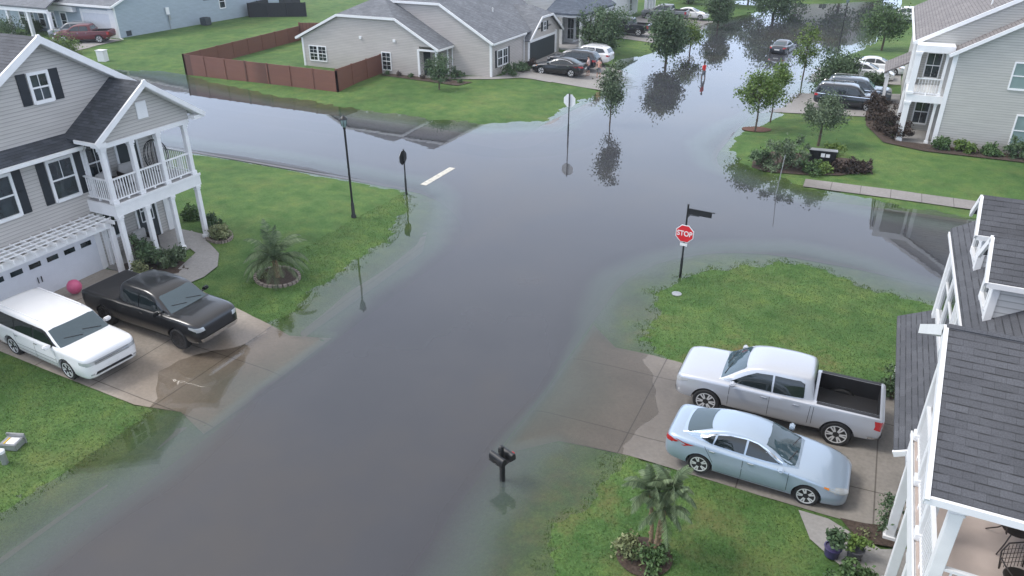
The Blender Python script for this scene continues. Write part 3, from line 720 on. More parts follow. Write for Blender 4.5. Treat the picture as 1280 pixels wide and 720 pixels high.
# the eaves must start at the same place as the ridge: side slopes reach the front
MB().slab([(-49.6, Yf, 2.95), (-44.6, Yf, 5.24), (-41.2, Yf + 2.6, 6.8), (-41.2, 69, 6.8), (-49.6, 69, 2.95)], .10).build('roof', M['sh_grey'], H4)
jerk(H4, [(-45.5, 59.85, 3.15), (-40.4, 59.85, 6.35), (-38, 62, 7.75), (-35.4, 59.85, 6.35), (-30.1, 59.85, 3.3), (0, 13, 0)])
jerk(H4, [(-29.75, 75.5, 2.55), (-29.75, 72.5, 4.4), (-31.3, 71.15, 5.2), (-29.75, 69.8, 4.4), (-29.75, 66.9, 2.55), (-8, 0, 0)])
trims(H4, [((-49.6, Yf - .02, 2.86), (-44.6, Yf - .02, 5.15)), ((-44.6, Yf - .02, 5.15), (-38.4, Yf - .02, 5.15)), ((-38.4, Yf - .02, 5.15), (-34.1, Yf - .02, 2.8)),
           ((-45.5, 59.83, 3.05), (-40.4, 59.83, 6.26)), ((-40.4, 59.83, 6.26), (-35.4, 59.83, 6.26)), ((-35.4, 59.83, 6.26), (-30.1, 59.83, 3.2)),
           ((-29.73, 75.5, 2.45), (-29.73, 72.5, 4.3)), ((-29.73, 72.5, 4.3), (-29.73, 69.8, 4.3)), ((-29.73, 69.8, 4.3), (-29.73, 66.9, 2.45))], .08, .2, name='rake_board')
trims(H4, [((-34.1, Yf, 2.8), (-34.1, 60.0, 2.8)), ((-30.1, 59.9, 3.2), (-30.1, 66.9, 3.2)), ((-49.6, Yf, 2.84), (-49.6, 66, 2.84)), ((-34.4, 57.4, 2.72), (-36.2, 57.4, 2.72))], .1, .16, name='gutter')
MB().box(-34.55, -34.35, 57.45, 57.65, .3, 2.75).box(-36.35, -36.15, 57.42, 57.5, .2, 2.75).box(-49.08, -48.9, 57.45, 57.6, .2, 2.9).box(-30.55, -30.38, 60.03, 60.2, .2, 3.2).box(-30.1, -30.02, 67.2, 67.5, .2, 2.6).box(-30.1, -30.02, 74.0, 74.3, .2, 2.6).box(-34.5, -34.4, 59.4, 59.5, .3, 2.8).each('corner_board', M['trim'], H4)
MB().box(-36.2, -34.4, 57.5, 60.1, -.1, .4).build('porch_slab', M['walk2'], H4)
MB().fbox(FX(-36.2), 58.2, 59.3, .4, 2.4, 0, .05).build('door', M['door_dark'], H4)
f = FY(Y)
for a in (-48.25, -47.25): window(H4, f, a, a + .85, .95, 2.2, .08, 2, 4)
window(H4, f, -40.1, -39.25, .75, 2.2, .08, 2, 4)
for a in (61.4, 62.5): window(H4, FX(-30.45), a, a + .9, 1.1, 2.4, .08, 2, 2)
MB().fbox(FX(-30.45), 60.9, 61.2, 1.0, 2.5, 0, .04).fbox(FX(-30.45), 63.55, 63.85, 1.0, 2.5, 0, .04).build('shutter', M['shutter'], H4)
window(H4, FX(-30.1), 70.9, 71.5, 2.95, 3.7, .07, 2, 2); MB().fbox(FX(-30.1), 70.35, 70.7, 2.9, 3.75, 0, .04).fbox(FX(-30.1), 71.7, 72.05, 2.9, 3.75, 0, .04).build('shutter', M['shutter'], H4)
MB().fbox(FX(-30.1), 67.7, 73.9, .2, 2.2, -.02, .02).build('garage_shade_panel', M['door_dark'], H4)  # flat dark panel on the wall, its colour standing in for the garage's shaded inside
MB().fbox(FX(-30.1), 67.4, 74.2, 2.2, 2.42, 0, .05).build('door_frame', M['trim'], H4)
v = MB()
for a, z in ((-42.3, 3.35), (-38.7, 3.3)): v.fbox(f, a - .13, a + .13, z - .12, z + .12, 0, .1)
v.build('wall_vent', M['trim'], H4)
# ---------------------------------------------------------------- blue house, far left
H5 = empty('house', (-85, 70, .3), 0, 'pale blue single storey house with white garage door beyond the brown fence', 'house')
MB().box(-104, -78.4, 60.9, 88, -.1, 3.9).prism([(-78.4, 60.9, 3.901), (-78.4, 88, 3.901), (-78.4, 74.4, 9.0)], (-25, 0, 0)).build('wall', M['siding_blue'], H5)
MB().slab([(-77.9, 60.3, 3.85), (-77.9, 74.4, 9.25), (-104, 74.4, 9.25), (-104, 60.3, 3.85)], .15).slab([(-77.9, 74.4, 9.25), (-77.9, 88.6, 3.85), (-104, 88.6, 3.85), (-104, 74.4, 9.25)], .15).build('roof', M['sh_grey'], H5)
trims(H5, [((-77.86, 60.3, 3.74), (-77.86, 74.4, 9.14)), ((-77.86, 74.4, 9.14), (-77.86, 88.6, 3.74))], .08, .22, name='rake_board')
MB().slab([(-96, 57.2, 3.7), (-84.5, 57.2, 3.7), (-90, 66, 6.0)], .14).build('porch_roof', M['sh_grey'], H5)
MB().box(-96, -84.5, 60.4, 60.88, 2.9, 3.5).box(-96, -84.6, 57.3, 57.5, 3.1, 3.5).build('porch_beam', M['trim'], H5)
trims(H5, [((-104, 60.3, 3.75), (-77.9, 60.3, 3.75))], .14, .22, name='gutter')
MB().fbox(FY(60.9), -83.6, -79.2, .2, 2.9, 0, .04).build('garage_door', M['garage'], H5)
MB().fbox(FY(60.9), -83.9, -83.6, .2, 3.1, 0, .08).fbox(FY(60.9), -79.2, -78.4, .2, 3.4, 0, .08).fbox(FY(60.9), -83.9, -78.4, 2.9, 3.3, 0, .07).box(-78.42, -78.34, 60.85, 61.1, .1, 3.8).build('door_frame', M['trim'], H5)
for x in (-95.8, -92, -88.4, -84.8): column(H5, x, 57.6, .3, 3.2, .34)
for a in (-95, -93.4, -91.5, -89.6, -87.5): window(H5, FY(60.9), a, a + .9, .9, 2.6, .16, 1, 2)
window(H5, FX(-78.4), 76.8, 77.7, 1.9, 3.4, .1, 1, 2); window(H5, FX(-78.4), 79.4, 79.9, 2.7, 3.3, .08, 2, 2); MB().fbox(FX(-78.4), 74.2, 75.3, 3.05, 3.2, 0, .05).build('wall_vent', M['shutter'], H5)
# ---------------------------------------------------------------- white houses further up the street
H6 = empty('house', (-36, 82, .3), 0, 'white house with columned side porch under a blue grey roof next to the beige house', 'house')
MB().box(-46, -31.2, 78, 92, -.1, 6.2).box(-33, -30.2, 79.5, 83, -.1, 3.6).build('wall', M['siding_white'], H6)
MB().slab([(-46.5, 77.6, 6.1), (-30.8, 77.6, 6.1), (-38.5, 85, 9.5)], .2).slab([(-30.8, 77.6, 6.1), (-30.8, 92.5, 6.1), (-38.5, 85, 9.5)], .2).build('roof', M['sh_blue'], H6)
MB().slab([(-32, 75.6, 4.0), (-27.6, 75.6, 4.0), (-31.2, 79.5, 6.0)], .16).slab([(-27.6, 75.6, 4.0), (-27.6, 86, 4.0), (-31.2, 86, 6.0), (-31.2, 79.5, 6.0)], .16).build('porch_roof', M['sh_blue'], H6)
MB().box(-31.2, -27.8, 75.8, 76.0, 3.6, 3.88).box(-28, -27.8, 76.0, 85.8, 3.6, 3.88).box(-31.3, -30.9, 77.95, 78.1, .1, 6.1).build('porch_beam', M['trim'], H6)
MB().box(-31.2, -27.8, 75.8, 86, -.1, .5).build('porch_slab', M['deck_w'], H6)
for x, y in ((-28.05, 76.1), (-28.05, 79.2), (-28.05, 82.2), (-28.05, 85.4)): column(H6, x, y, .5, 3.62, .3)
for a in (-30.9, -29.9): window(H6, FY(79.5), a + .05, a + .75, .9, 3.0, .07)
for a in (80.0, 81.6): window(H6, FX(-30.2), a, a + .8, .9, 3.0, .07)
H7 = empty('house', (-38, 100, .3), 0, 'white two storey house behind the grey pickup near the top of the picture', 'house')
MB().box(-50, -31.5, 94, 108, -.1, 6.4).build('wall', M['siding_white'], H7)
MB().slab([(-50.5, 93.5, 6.3), (-31, 93.5, 6.3), (-40, 101, 10)], .2).slab([(-31, 93.5, 6.3), (-31, 108.5, 6.3), (-40, 101, 10)], .2).build('roof', M['sh_blue'], H7)
MB().box(-31.52, -31.42, 93.95, 94.3, .1, 6.3).box(-31.5, -28.9, 103.2, 108, 2.9, 3.5).build('porch_beam', M['trim'], H7)
for y in (103.5, 105.0, 106.4, 107.8): column(H7, -29.1, y, .3, 2.92, .3)
window(H7, FX(-31.5), 96.4, 97.4, 1.0, 2.6, .1); window(H7, FY(94), -35, -34, 1.0, 2.6, .1); window(H7, FX(-31.5), 104, 105, .9, 2.6, .1)
for (x, y, w_, d_, h_, mt, lb) in ((-44, 136, 16, 12, 5.8, 'siding_beige', 'beige house among the trees at the far end of the flooded street'), (-8, 150, 15, 11, 6.0, 'siding_white', 'white house facing down the flooded street from its far end'), (22, 128, 14, 16, 6, 'siding_blue', 'blue house behind the white pickup at the upper right')):
    h = empty('house', (x, y, .3), 0, lb, 'house')
    MB().box(x - w_ / 2, x + w_ / 2, y, y + d_, -.1, h_).build('wall', M[mt], h)
    MB().slab([(x - w_ / 2 - .5, y - .5, h_), (x + w_ / 2 + .5, y - .5, h_), (x + w_ / 4, y + d_ / 2, h_ + 3.4), (x - w_ / 4, y + d_ / 2, h_ + 3.4)], .2).slab([(x + w_ / 2 + .5, y - .5, h_), (x + w_ / 2 + .5, y + d_ + .5, h_), (x + w_ / 4, y + d_ / 2, h_ + 3.4)], .2).slab([(x - w_ / 2 - .5, y - .5, h_), (x - w_ / 4, y + d_ / 2, h_ + 3.4), (x - w_ / 2 - .5, y + d_ + .5, h_)], .2).build('roof', M['sh_grey'], h)
    for k in range(4): window(h, FY(y), x - w_ / 2 + 1.2 + k * 3.6, x - w_ / 2 + 2.4 + k * 3.6, 1, 2.6, .12)
    MB().fbox(FY(y), x + 1, x + 5.6, .1, 2.5, 0, .05).build('garage_door', M['garage'], h)
# ---------------------------------------------------------------- fences
def fence(pts, h, mat, label, post=2.4, t=.05, group=None):
    f0 = empty('privacy_fence', (pts[0][0], pts[0][1], 0), 0, label, 'fence', group)
    for (a, b) in zip(pts[:-1], pts[1:]):
        a = Vector((*a, 0)); b = Vector((*b, 0)); d = b - a; n = max(1, round(d.length / post)); u = d.normalized(); nn = Vector((-u.y, u.x, 0))
        z0 = min(h1(a.x, a.y), h1(b.x, b.y)) - .1
        fr = (a, u, nn); MB().fbox(fr, 0, d.length, z0, z0 + h, -t / 2, t / 2).build('fence_panel', M[mat], f0)
        for i in range(n + 1):
            p = a + d * i / n
            MB().box(p.x - .07, p.x + .07, p.y - .07, p.y + .07, z0 - .1, z0 + h + .04).build('fence_post', M[mat], f0)
    return f0
fence([(-59.0, 69.0), (-57.2, 50.6), (-39.8, 50.3), (-40.3, 57.45)], 1.95, 'fence', 'brown privacy fence around the beige house yard')
fence([(-59.0, 69.0), (-52, 72)], 1.95, 'fence', 'short brown fence run behind the beige house')
p0 = G(312, 22, .3); p1 = G(383, 21, .3)
fence([(p0[0] - 3, p0[1] + 14), p0, p1], 1.9, 'fence_dark', 'black fence behind the pale blue house')

# vents, downspouts
for H_, x, y, z in ((H4, -36.0, 63.5, 6.2), (H4, -37.8, 60.5, 4.95), (H4, -33.2, 66.0, 5.0), (H3, 8.0, 62.0, 9.5), (H3, 6.0, 57.5, 8.4), (H1, -31.5, 17.0, 9.0)):
    MB().tube([(x, y, z - .3), (x, y, z + .42)], .06, 10).build('vent_pipe', M['trim2'], H_, smooth=True)
MB().tube([(-27.38, 18.6, 5.68), (-27.9, 18.84, 5.4), (-27.93, 18.84, .3)], .045, 6).build('downspout', M['trim'], H1)
MB().tube([(-34.1, 59.85, 2.8), (-34.3, 60.02, 2.5), (-34.3, 60.02, .3)], .05, 6).build('downspout', M['trim'], H4)
MB().tube([(-30.15, 66.85, 3.1), (-30.35, 66.9, 2.8), (-30.35, 66.9, .3)], .05, 6).build('downspout', M['trim'], H4)
MB().tube([(-78.0, 60.6, 3.7), (-78.3, 60.85, 3.3), (-78.3, 60.85, .4), (-77.4, 60.6, .32)], .07, 6).build('downspout', M['trim'], H5)
# ================================================================ VEHICLES
def cr(xs, tab, j):
    """smooth interpolation of column j of a station table (x descending or ascending)"""
    T = sorted(tab); X = [t[0] for t in T]; Y = [t[j] for t in T]; out = []
    m = []
    for i in range(len(X)):
        if i == 0: m.append((Y[1] - Y[0]) / (X[1] - X[0]))
        elif i == len(X) - 1: m.append((Y[-1] - Y[-2]) / (X[-1] - X[-2]))
        else:
            a = (Y[i] - Y[i - 1]) / (X[i] - X[i - 1]); b = (Y[i + 1] - Y[i]) / (X[i + 1] - X[i])
            m.append(0 if a * b <= 0 else 2 * a * b / (a + b))
    for x in xs:
        x = min(max(x, X[0]), X[-1]); i = max(0, min(len(X) - 2, sum(1 for q in X if q <= x) - 1))
        h = X[i + 1] - X[i]; t = (x - X[i]) / h
        out.append((2 * t**3 - 3 * t**2 + 1) * Y[i] + (t**3 - 2 * t**2 + t) * h * m[i] + (-2 * t**3 + 3 * t**2) * Y[i + 1] + (t**3 - t**2) * h * m[i + 1])
    return out
def loft(rings):
    m = MB(); n = len(rings[0])
    for r_ in rings: m.v += r_
    for i in range(len(rings) - 1):
        for k in range(n): m.f.append((i * n + k, i * n + (k + 1) % n, (i + 1) * n + (k + 1) % n, (i + 1) * n + k))
    m.f.append(tuple(range(n))); m.f.append(tuple((len(rings) - 1) * n + k for k in range(n)))
    return m
def stations(x0, x1, n):
    # denser near both ends
    return [x0 + (x1 - x0) * (.5 - .5 * math.cos(math.pi * i / (n - 1))) for i in range(n)]
def body_mesh(tab, boxy=0):
    xs = stations(min(t[0] for t in tab), max(t[0] for t in tab), 56)
    c = [cr(xs, tab, j) for j in range(1, 5)]; rings = []
    for x, w, zb, zs, zc in zip(xs, *c):
        H = zs - zb
        half = [(0, zb), (.80 * w, zb), (.93 * w, zb + .05 * H), (.985 * w, zb + .18 * H), (w, zb + .42 * H), (w, zb + .60 * H), (.988 * w, zb + .66 * H), (.985 * w, zs - .13 * H), (.968 * w, zs - .035 * H), (.93 * w, zs + .12 * (zc - zs)), (.82 * w, zs + .5 * (zc - zs)), (.5 * w, zs + .88 * (zc - zs)), (.2 * w, zc - .002), (0, zc)]
        rings.append([(x, y, z) for y, z in half] + [(x, -y, z) for y, z in half[-2:0:-1]])
    return loft(rings)
def cabin_mesh(tab, wb, tum, zb, crown=.03, endtaper=.12):
    """tab: (x, roofline z); zb: base height; wb: half width at the base"""
    x0, x1 = min(t[0] for t in tab), max(t[0] for t in tab)
    xs = stations(x0, x1, 44); Z = cr(xs, tab, 1); zm = max(Z); rings = []
    for x, z in zip(xs, Z):
        u = (x - x0) / (x1 - x0); e = max(0, abs(u - .5) * 2 - .45) / .55
        w = wb - endtaper * e ** 1.6; h = max(.01, z - zb); k = tum
        cr_ = crown * min(1, h / .3); rr = min(.09, h * .3)
        wt = w - k * h
        half = [(0, zb), (w, zb), (w - k * h * .35, zb + h * .35), (w - k * h * .7, zb + h * .7), (wt, zb + h - rr), (wt - rr * .25, zb + h - rr * .35), (wt - rr * .9, zb + h), (wt * .6, zb + h + cr_ * .6), (wt * .3, zb + h + cr_ * .92), (0, zb + h + cr_)]
        rings.append([(x, y, q) for y, q in half] + [(x, -y, q) for y, q in half[-2:0:-1]])
    return loft(rings)
def bvh_of(ob):
    me = ob.data; return BVHTree.FromPolygons([v.co.copy() for v in me.vertices], [tuple(p.vertices) for p in me.polygons])
DIRS = {'+x': Vector((-1, 0, 0)), '-x': Vector((1, 0, 0)), '+y': Vector((0, -1, 0)), '-y': Vector((0, 1, 0)), '+z': Vector((0, 0, -1))}
def patch(name, bvh, poly, ax, mat, par, off=.006, step=.06, smooth=True):
    B = []
    for i, p in enumerate(poly):
        p = Vector(p); q = Vector(poly[(i + 1) % len(poly)]); k = max(1, int((q - p).length / step)); B += [p.lerp(q, j / k) for j in range(k)]
    n = len(B); xs = [p.x for p in B]; ys = [p.y for p in B]
    gx, gy = np.meshgrid(np.arange(min(xs) + step / 2, max(xs), step), np.arange(min(ys) + step / 2, max(ys), step))
    P = np.c_[gx.ravel(), gy.ravel()]; pl = [tuple(p) for p in poly]
    P = P[inside(P, pl)] if len(P) else P
    if len(P): P = P[dist(P, pl) > step * .3]
    co, _, fs, *_ = geometry.delaunay_2d_cdt(B + [Vector(p) for p in P], [(i, (i + 1) % n) for i in range(n)], [], 1, 1e-5)
    d = DIRS[ax]; V = []; ok = []
    for c in co:
        o = {'x': Vector((0, c.x, c.y)), 'y': Vector((c.x, 0, c.y)), 'z': Vector((c.x, c.y, 0))}[ax[1]] - d * 6
        h = bvh.ray_cast(o, d)
        if h[0] is None: V.append((0, 0, 0)); ok.append(False); continue
        nn = h[1] if h[1].dot(d) < 0 else -h[1]
        V.append(tuple(h[0] + (nn * .5 - d * .5) * off)); ok.append(True)
    m = MB(); m.v = V; m.f = [tuple(f) for f in fs if all(ok[i] for i in f)]
    if not m.f: return None
    m = L(m); ob = m.build(name, mat, par, recalc=False)
    bm = bmesh.new(); bm.from_mesh(ob.data)
    for f in bm.faces:
        if f.normal.dot(d) > 0: f.normal_flip()
    bm.to_mesh(ob.data); bm.free()
    if smooth: ob.data.polygons.foreach_set('use_smooth', [True] * len(ob.data.polygons))
    return ob
def boolean(ob, cutters):
    for c in cutters:
        md = ob.modifiers.new('b', 'BOOLEAN'); md.operation = 'DIFFERENCE'; md.solver = 'EXACT'; md.object = c
    dg = bpy.context.evaluated_depsgraph_get(); me = bpy.data.meshes.new_from_object(ob.evaluated_get(dg))
    ob.modifiers.clear(); old = ob.data; ob.data = me
    for c in cutters: bpy.data.objects.remove(c, do_unlink=True)
WH = {}
def wheel_meshes(r, w, rim, nsp):
    key = (round(r, 3), rim, nsp)
    if key in WH: return WH[key]
    t = MB(); rr = r * .70
    t.lathe([(rr, -w / 2 + .01), (rr + .02, -w / 2), (r - .035, -w / 2), (r - .008, -w / 2 + .03), (r, -w / 4), (r, w / 4), (r - .008, w / 2 - .03), (r - .035, w / 2), (rr + .02, w / 2), (rr, w / 2 - .01)], n=28, axis='y')
    m = MB(); m.lathe([(rr + .004, w / 2 - .02), (rr + .004, w / 2 + .001), (rr - .018, w / 2 + .002), (rr - .03, w / 2 - .03)], n=28, axis='y')
    m.lathe([(.001, w / 2 - .012), (.055, w / 2 - .012), (.06, w / 2 - .05), (.001, w / 2 - .05)], n=14, axis='y')
    for k in range(nsp):
        for s in (-1, 1):
            a = 2 * math.pi * k / nsp; b = a + s * .17; a0 = a + s * .10
            p = Vector((.04 * math.cos(a0), w / 2 - .022, .04 * math.sin(a0))); q = Vector(((rr - .012) * math.cos(b), w / 2 - .012, (rr - .012) * math.sin(b)))
            m.bar(p, q, .040 if rr < .27 else .046, .02, up=(0, 1, 0))
    b = MB().lathe([(.001, w / 2 - .065), (rr - .01, w / 2 - .065), (rr - .01, -w / 2 + .02), (.001, -w / 2 + .02)], n=20, axis='y')
    res = []
    for mm, mt in ((t, 'tyre'), (m, rim), (b, 'plastic')):
        o = L(mm).build('tmp', M[mt], None, smooth=True); me = o.data; bpy.data.objects.remove(o); res.append(me)
    WH[key] = res; return res
def obm(name, me, par, loc=(0, 0, 0), rz=0):
    o = bpy.data.objects.new(name, me); COL.objects.link(o); o.parent = par; o.location = loc; o.rotation_euler = (0, 0, rz); return o
def car(name, label, cat, loc, heading, sp, paint, group=None, sc=1.0, pitch=0):
    rt = empty(name, loc, heading, label, cat, group); rt.scale = (sc, sc, sc); rt.rotation_euler = (0, pitch, heading)
    pm = M[paint]; gm = M[sp.get('glass', 'carglass')]; W = sp['W'] / 2; wr = sp['wr']; wb = sp['wheels']
    body = L(body_mesh(sp['body'])).build('body', pm, None)
    cuts = []
    for x in wb:
        for s in (-1, 1):
            c = L(MB().lathe([(wr * 1.13, -.18), (wr * 1.13, .18)], c=(x, s * (W - .10), wr * 1.0), n=36, axis='y')).build('cut', pm, None); cuts.append(c)
    bed = sp.get('bed')
    if bed:
        cuts.append(L(MB().box(bed[0], bed[1], -bed[2], bed[2], bed[3], 3)).build('cut', pm, None))
    boolean(body, cuts); body.parent = rt
    body.data.materials.clear(); body.data.materials.append(pm); body.data.materials.append(M['plastic'])
    for p in body.data.polygons:
        c = p.center; ins = False
        for x in wb:
            if math.hypot(c.x - x, c.z - wr) < wr * 1.12 and abs(c.y) < W - .03: ins = True
        if abs(p.normal.z) > .85 and c.z < .5 and p.normal.z < 0: ins = True
        if bed and bed[0] - .01 < c.x < bed[1] + .01 and abs(c.y) < bed[2] + .01 and c.z < bed[4] and c.z > bed[3] - .01: ins = True
        p.material_index = 1 if ins else 0
    body.data.polygons.foreach_set('use_smooth', [True] * len(body.data.polygons)); body.data.set_sharp_from_angle(angle=R(38))
    bb = bvh_of(body)
    cab = None
    cb = sp['cabin']
    cab = L(cabin_mesh(cb['tab'], cb['w'], cb['tum'], cb['zb'], cb.get('crown', .03), cb.get('taper', .12))).build('cabin', pm, rt, smooth=True, ang=50)
    cv = bvh_of(cab)
    if 'ws' in cb: patch('windshield', cv, cb['ws'], '+x', M[sp.get('wsglass', 'carglass_b')], rt, .010)
    if 'rw' in cb: patch('rear_window', cv, cb['rw'], '-x', M[sp.get('wsglass', 'carglass_b')], rt, .010)
    for s in ('+y', '-y'):
        if 'band' in cb: patch('pillar_band', cv, cb['band'], s, M['plastic'], rt, .006)
        for poly in cb['side']: patch('side_window', cv, poly, s, gm, rt, .012)
    # lamps, grille, plates, seams
    for nm, poly, ax, mt, *o in sp['patches']:
        axs = ('+y', '-y') if ax == 'y' else (ax,)
        for a_ in axs:
            pp = [poly] if ax != 'mx' else None
            patch(nm, bb, poly, a_, M[mt] if mt in M else pm, rt, o[0] if o else .006, .05)
            if ax in ('+x', '-x') and nm in ('headlight', 'tail_light', 'fog_light'):
                patch(nm, bb, [(-y, z) for y, z in poly][::-1], a_, M[mt], rt, o[0] if o else .006, .05)
    for seg in sp.get('seams', []):
        for s in ('+y', '-y'):
            (x0, z0), (x1, z1) = seg; d = Vector((x1 - x0, z1 - z0)).normalized(); n = Vector((-d.y, d.x)) * .006
            patch('door_seam', bb, [(x0 - n.x, z0 - n.y), (x1 - n.x, z1 - n.y), (x1 + n.x, z1 + n.y), (x0 + n.x, z0 + n.y)], s, M['seam'], rt, .003, .08, False)
    tl = sp.get('trimline')
    if tl:
        for s in ('+y', '-y'):
            for (x0, z0), (x1, z1) in zip(tl[:-1], tl[1:]):
                d = Vector((x1 - x0, z1 - z0)).normalized(); n = Vector((-d.y, d.x)) * .012
                patch('window_trim', cv, [(x0 - n.x, z0 - n.y), (x1 - n.x, z1 - n.y), (x1 + n.x, z1 + n.y), (x0 + n.x, z0 + n.y)], s, M['chrome'], rt, .015, .08, False)
    # mirrors, handles
    for s in (-1, 1):
        mx, mz = sp['mirror']; y = s * (W + .02)
        m = MB().box(-.07, .07, -.12, .12, -.07, .07); mo = L(m).build('side_mirror', M[sp['mircol']] if sp.get('mircol') else pm, rt, bevel=.035, smooth=True)
        mo.location = (mx, s * (W + .10), mz)
        L(MB().bar((0, -s * .2, -.05), (0, 0, -.03), .06, .04)).build('mirror_arm', M['plastic'], mo)
        for hx, hz in sp['handles']:
            hh = bb.ray_cast(Vector((hx, s * 4, hz)), Vector((0, -s, 0)))
            if hh[0] is None: continue
            q = L(MB().box(-.085, .085, -.018, .018, -.016, .016)).build('door_handle', M[sp.get('handlecol', 'chrome')], rt, bevel=.008); q.location = hh[0] + Vector((0, s * .012, 0))
    # wipers
    for w_ in sp.get('wipers', []):
        for (y0, y1) in ((.62, .08), (-.02, -.56)):
            a0 = cv.ray_cast(Vector((w_[0] + .02, y0, 4)), Vector((0, 0, -1)))[0]; a1 = cv.ray_cast(Vector((w_[0] - .12, y1, 4)), Vector((0, 0, -1)))[0]
            if a0 and a1: L(MB().bar(a0 + Vector((0, 0, .02)), a1 + Vector((0, 0, .02)), .018, .014)).build('wiper', M['plastic'], rt)
    # wheels
    tm, rm, bm_ = wheel_meshes(wr, sp.get('ww', .23), sp.get('rim', 'rim'), sp.get('nsp', 5))
    for x in wb:
        for s in (-1, 1):
            wh = obm('wheel', rm, rt, (x, s * (W - .145), wr), 0 if s > 0 else math.pi)
            obm('tyre', tm, wh); obm('hub_backing', bm_, wh)
    L(MB().box(wb[1] - wr, wb[0] + wr, -W + .28, W - .28, .22, .5)).build('underbody', M['plastic'], rt)
    for r_ in sp.get('rails', []):
        for s in (-1, 1):
            pts = [(x, s * r_[2], z) for x, z in r_[0]]
            L(MB().tube(pts, .018, 6)).build('roof_rail', M[r_[1]], rt, smooth=True)
    return rt
SEDAN = dict(trimline=[(.72, 1.03), (.28, 1.25), (.03, 1.335), (-.24, 1.368), (-.7, 1.345), (-1.05, 1.28), (-1.46, 1.10)], W=1.84, wr=.33, wheels=(1.43, -1.37), nsp=5,
    body=[(2.41, .50, .34, .52, .54), (2.385, .64, .25, .60, .63), (2.30, .76, .21, .66, .70), (2.1, .85, .19, .725, .775), (1.8, .895, .18, .80, .86), (1.3, .912, .18, .885, .945), (.85, .918, .18, .93, .985), (0, .92, .18, .955, .985), (-.9, .92, .18, .985, 1.01), (-1.6, .905, .20, 1.005, 1.075), (-2.1, .86, .23, 1.00, 1.085), (-2.28, .80, .26, .97, 1.05), (-2.37, .70, .34, .86, .92), (-2.41, .58, .40, .72, .76)],
    cabin=dict(tab=[(1.12, .96), (.95, 1.03), (.35, 1.30), (.05, 1.39), (-.35, 1.44), (-.75, 1.42), (-1.05, 1.36), (-1.55, 1.20), (-1.98, 1.06)], w=.82, tum=.46, zb=.90, crown=.035, taper=.14,
        ws=[(-.70, 1.0), (.70, 1.0), (.54, 1.34), (.3, 1.365), (-.3, 1.365), (-.54, 1.34)], rw=[(-.60, 1.11), (.60, 1.11), (.47, 1.33), (-.47, 1.33)],
        side=[[(.66, 1.00), (.28, 1.215), (.03, 1.315), (-.20, 1.345), (-.22, 1.0)], [(-.27, 1.0), (-.26, 1.348), (-.70, 1.325), (-1.0, 1.265), (-1.07, 1.03)], [(-1.11, 1.03), (-1.06, 1.25), (-1.25, 1.175), (-1.42, 1.09)]]),
    wsglass='carglass_b', mirror=(.72, 1.0), handles=[(-.05, .86), (-1.08, .89)], wipers=[(.98,)],
    seams=[((.92, .35), (.92, .90)), ((-.25, .25), (-.25, .95)), ((-1.02, .55), (-1.28, .97)), ((.92, .30), (-.9, .28))],
    patches=[('headlight', [(.50, .60), (.84, .60), (.86, .72), (.74, .755), (.52, .66)], '+x', 'lamp', .008), ('headlight', [(2.34, .62), (1.86, .70), (1.80, .775), (2.05, .745), (2.34, .66)], 'y', 'lamp', .008), ('turn_signal', [(1.93, .715), (1.80, .745), (1.80, .78), (1.93, .76)], 'y', 'amber', .012),
        ('tail_light', [(.56, .78), (.88, .80), (.90, .95), (.60, .92)], '-x', 'redlamp', .008), ('tail_light', [(-2.34, .80), (-2.06, .85), (-1.98, .90), (-2.28, .92)], 'y', 'redlamp', .008),
        ('grille', [(-.36, .52), (.36, .52), (.42, .60), (-.42, .60)], '+x', 'chrome', .006), ('lower_grille', [(-.5, .33), (.5, .33), (.4, .43), (-.4, .43)], '+x', 'plastic', .006), ('licence_plate', [(-.26, .62), (.26, .62), (.26, .74), (-.26, .74)], '-x', 'trim2', .01)])
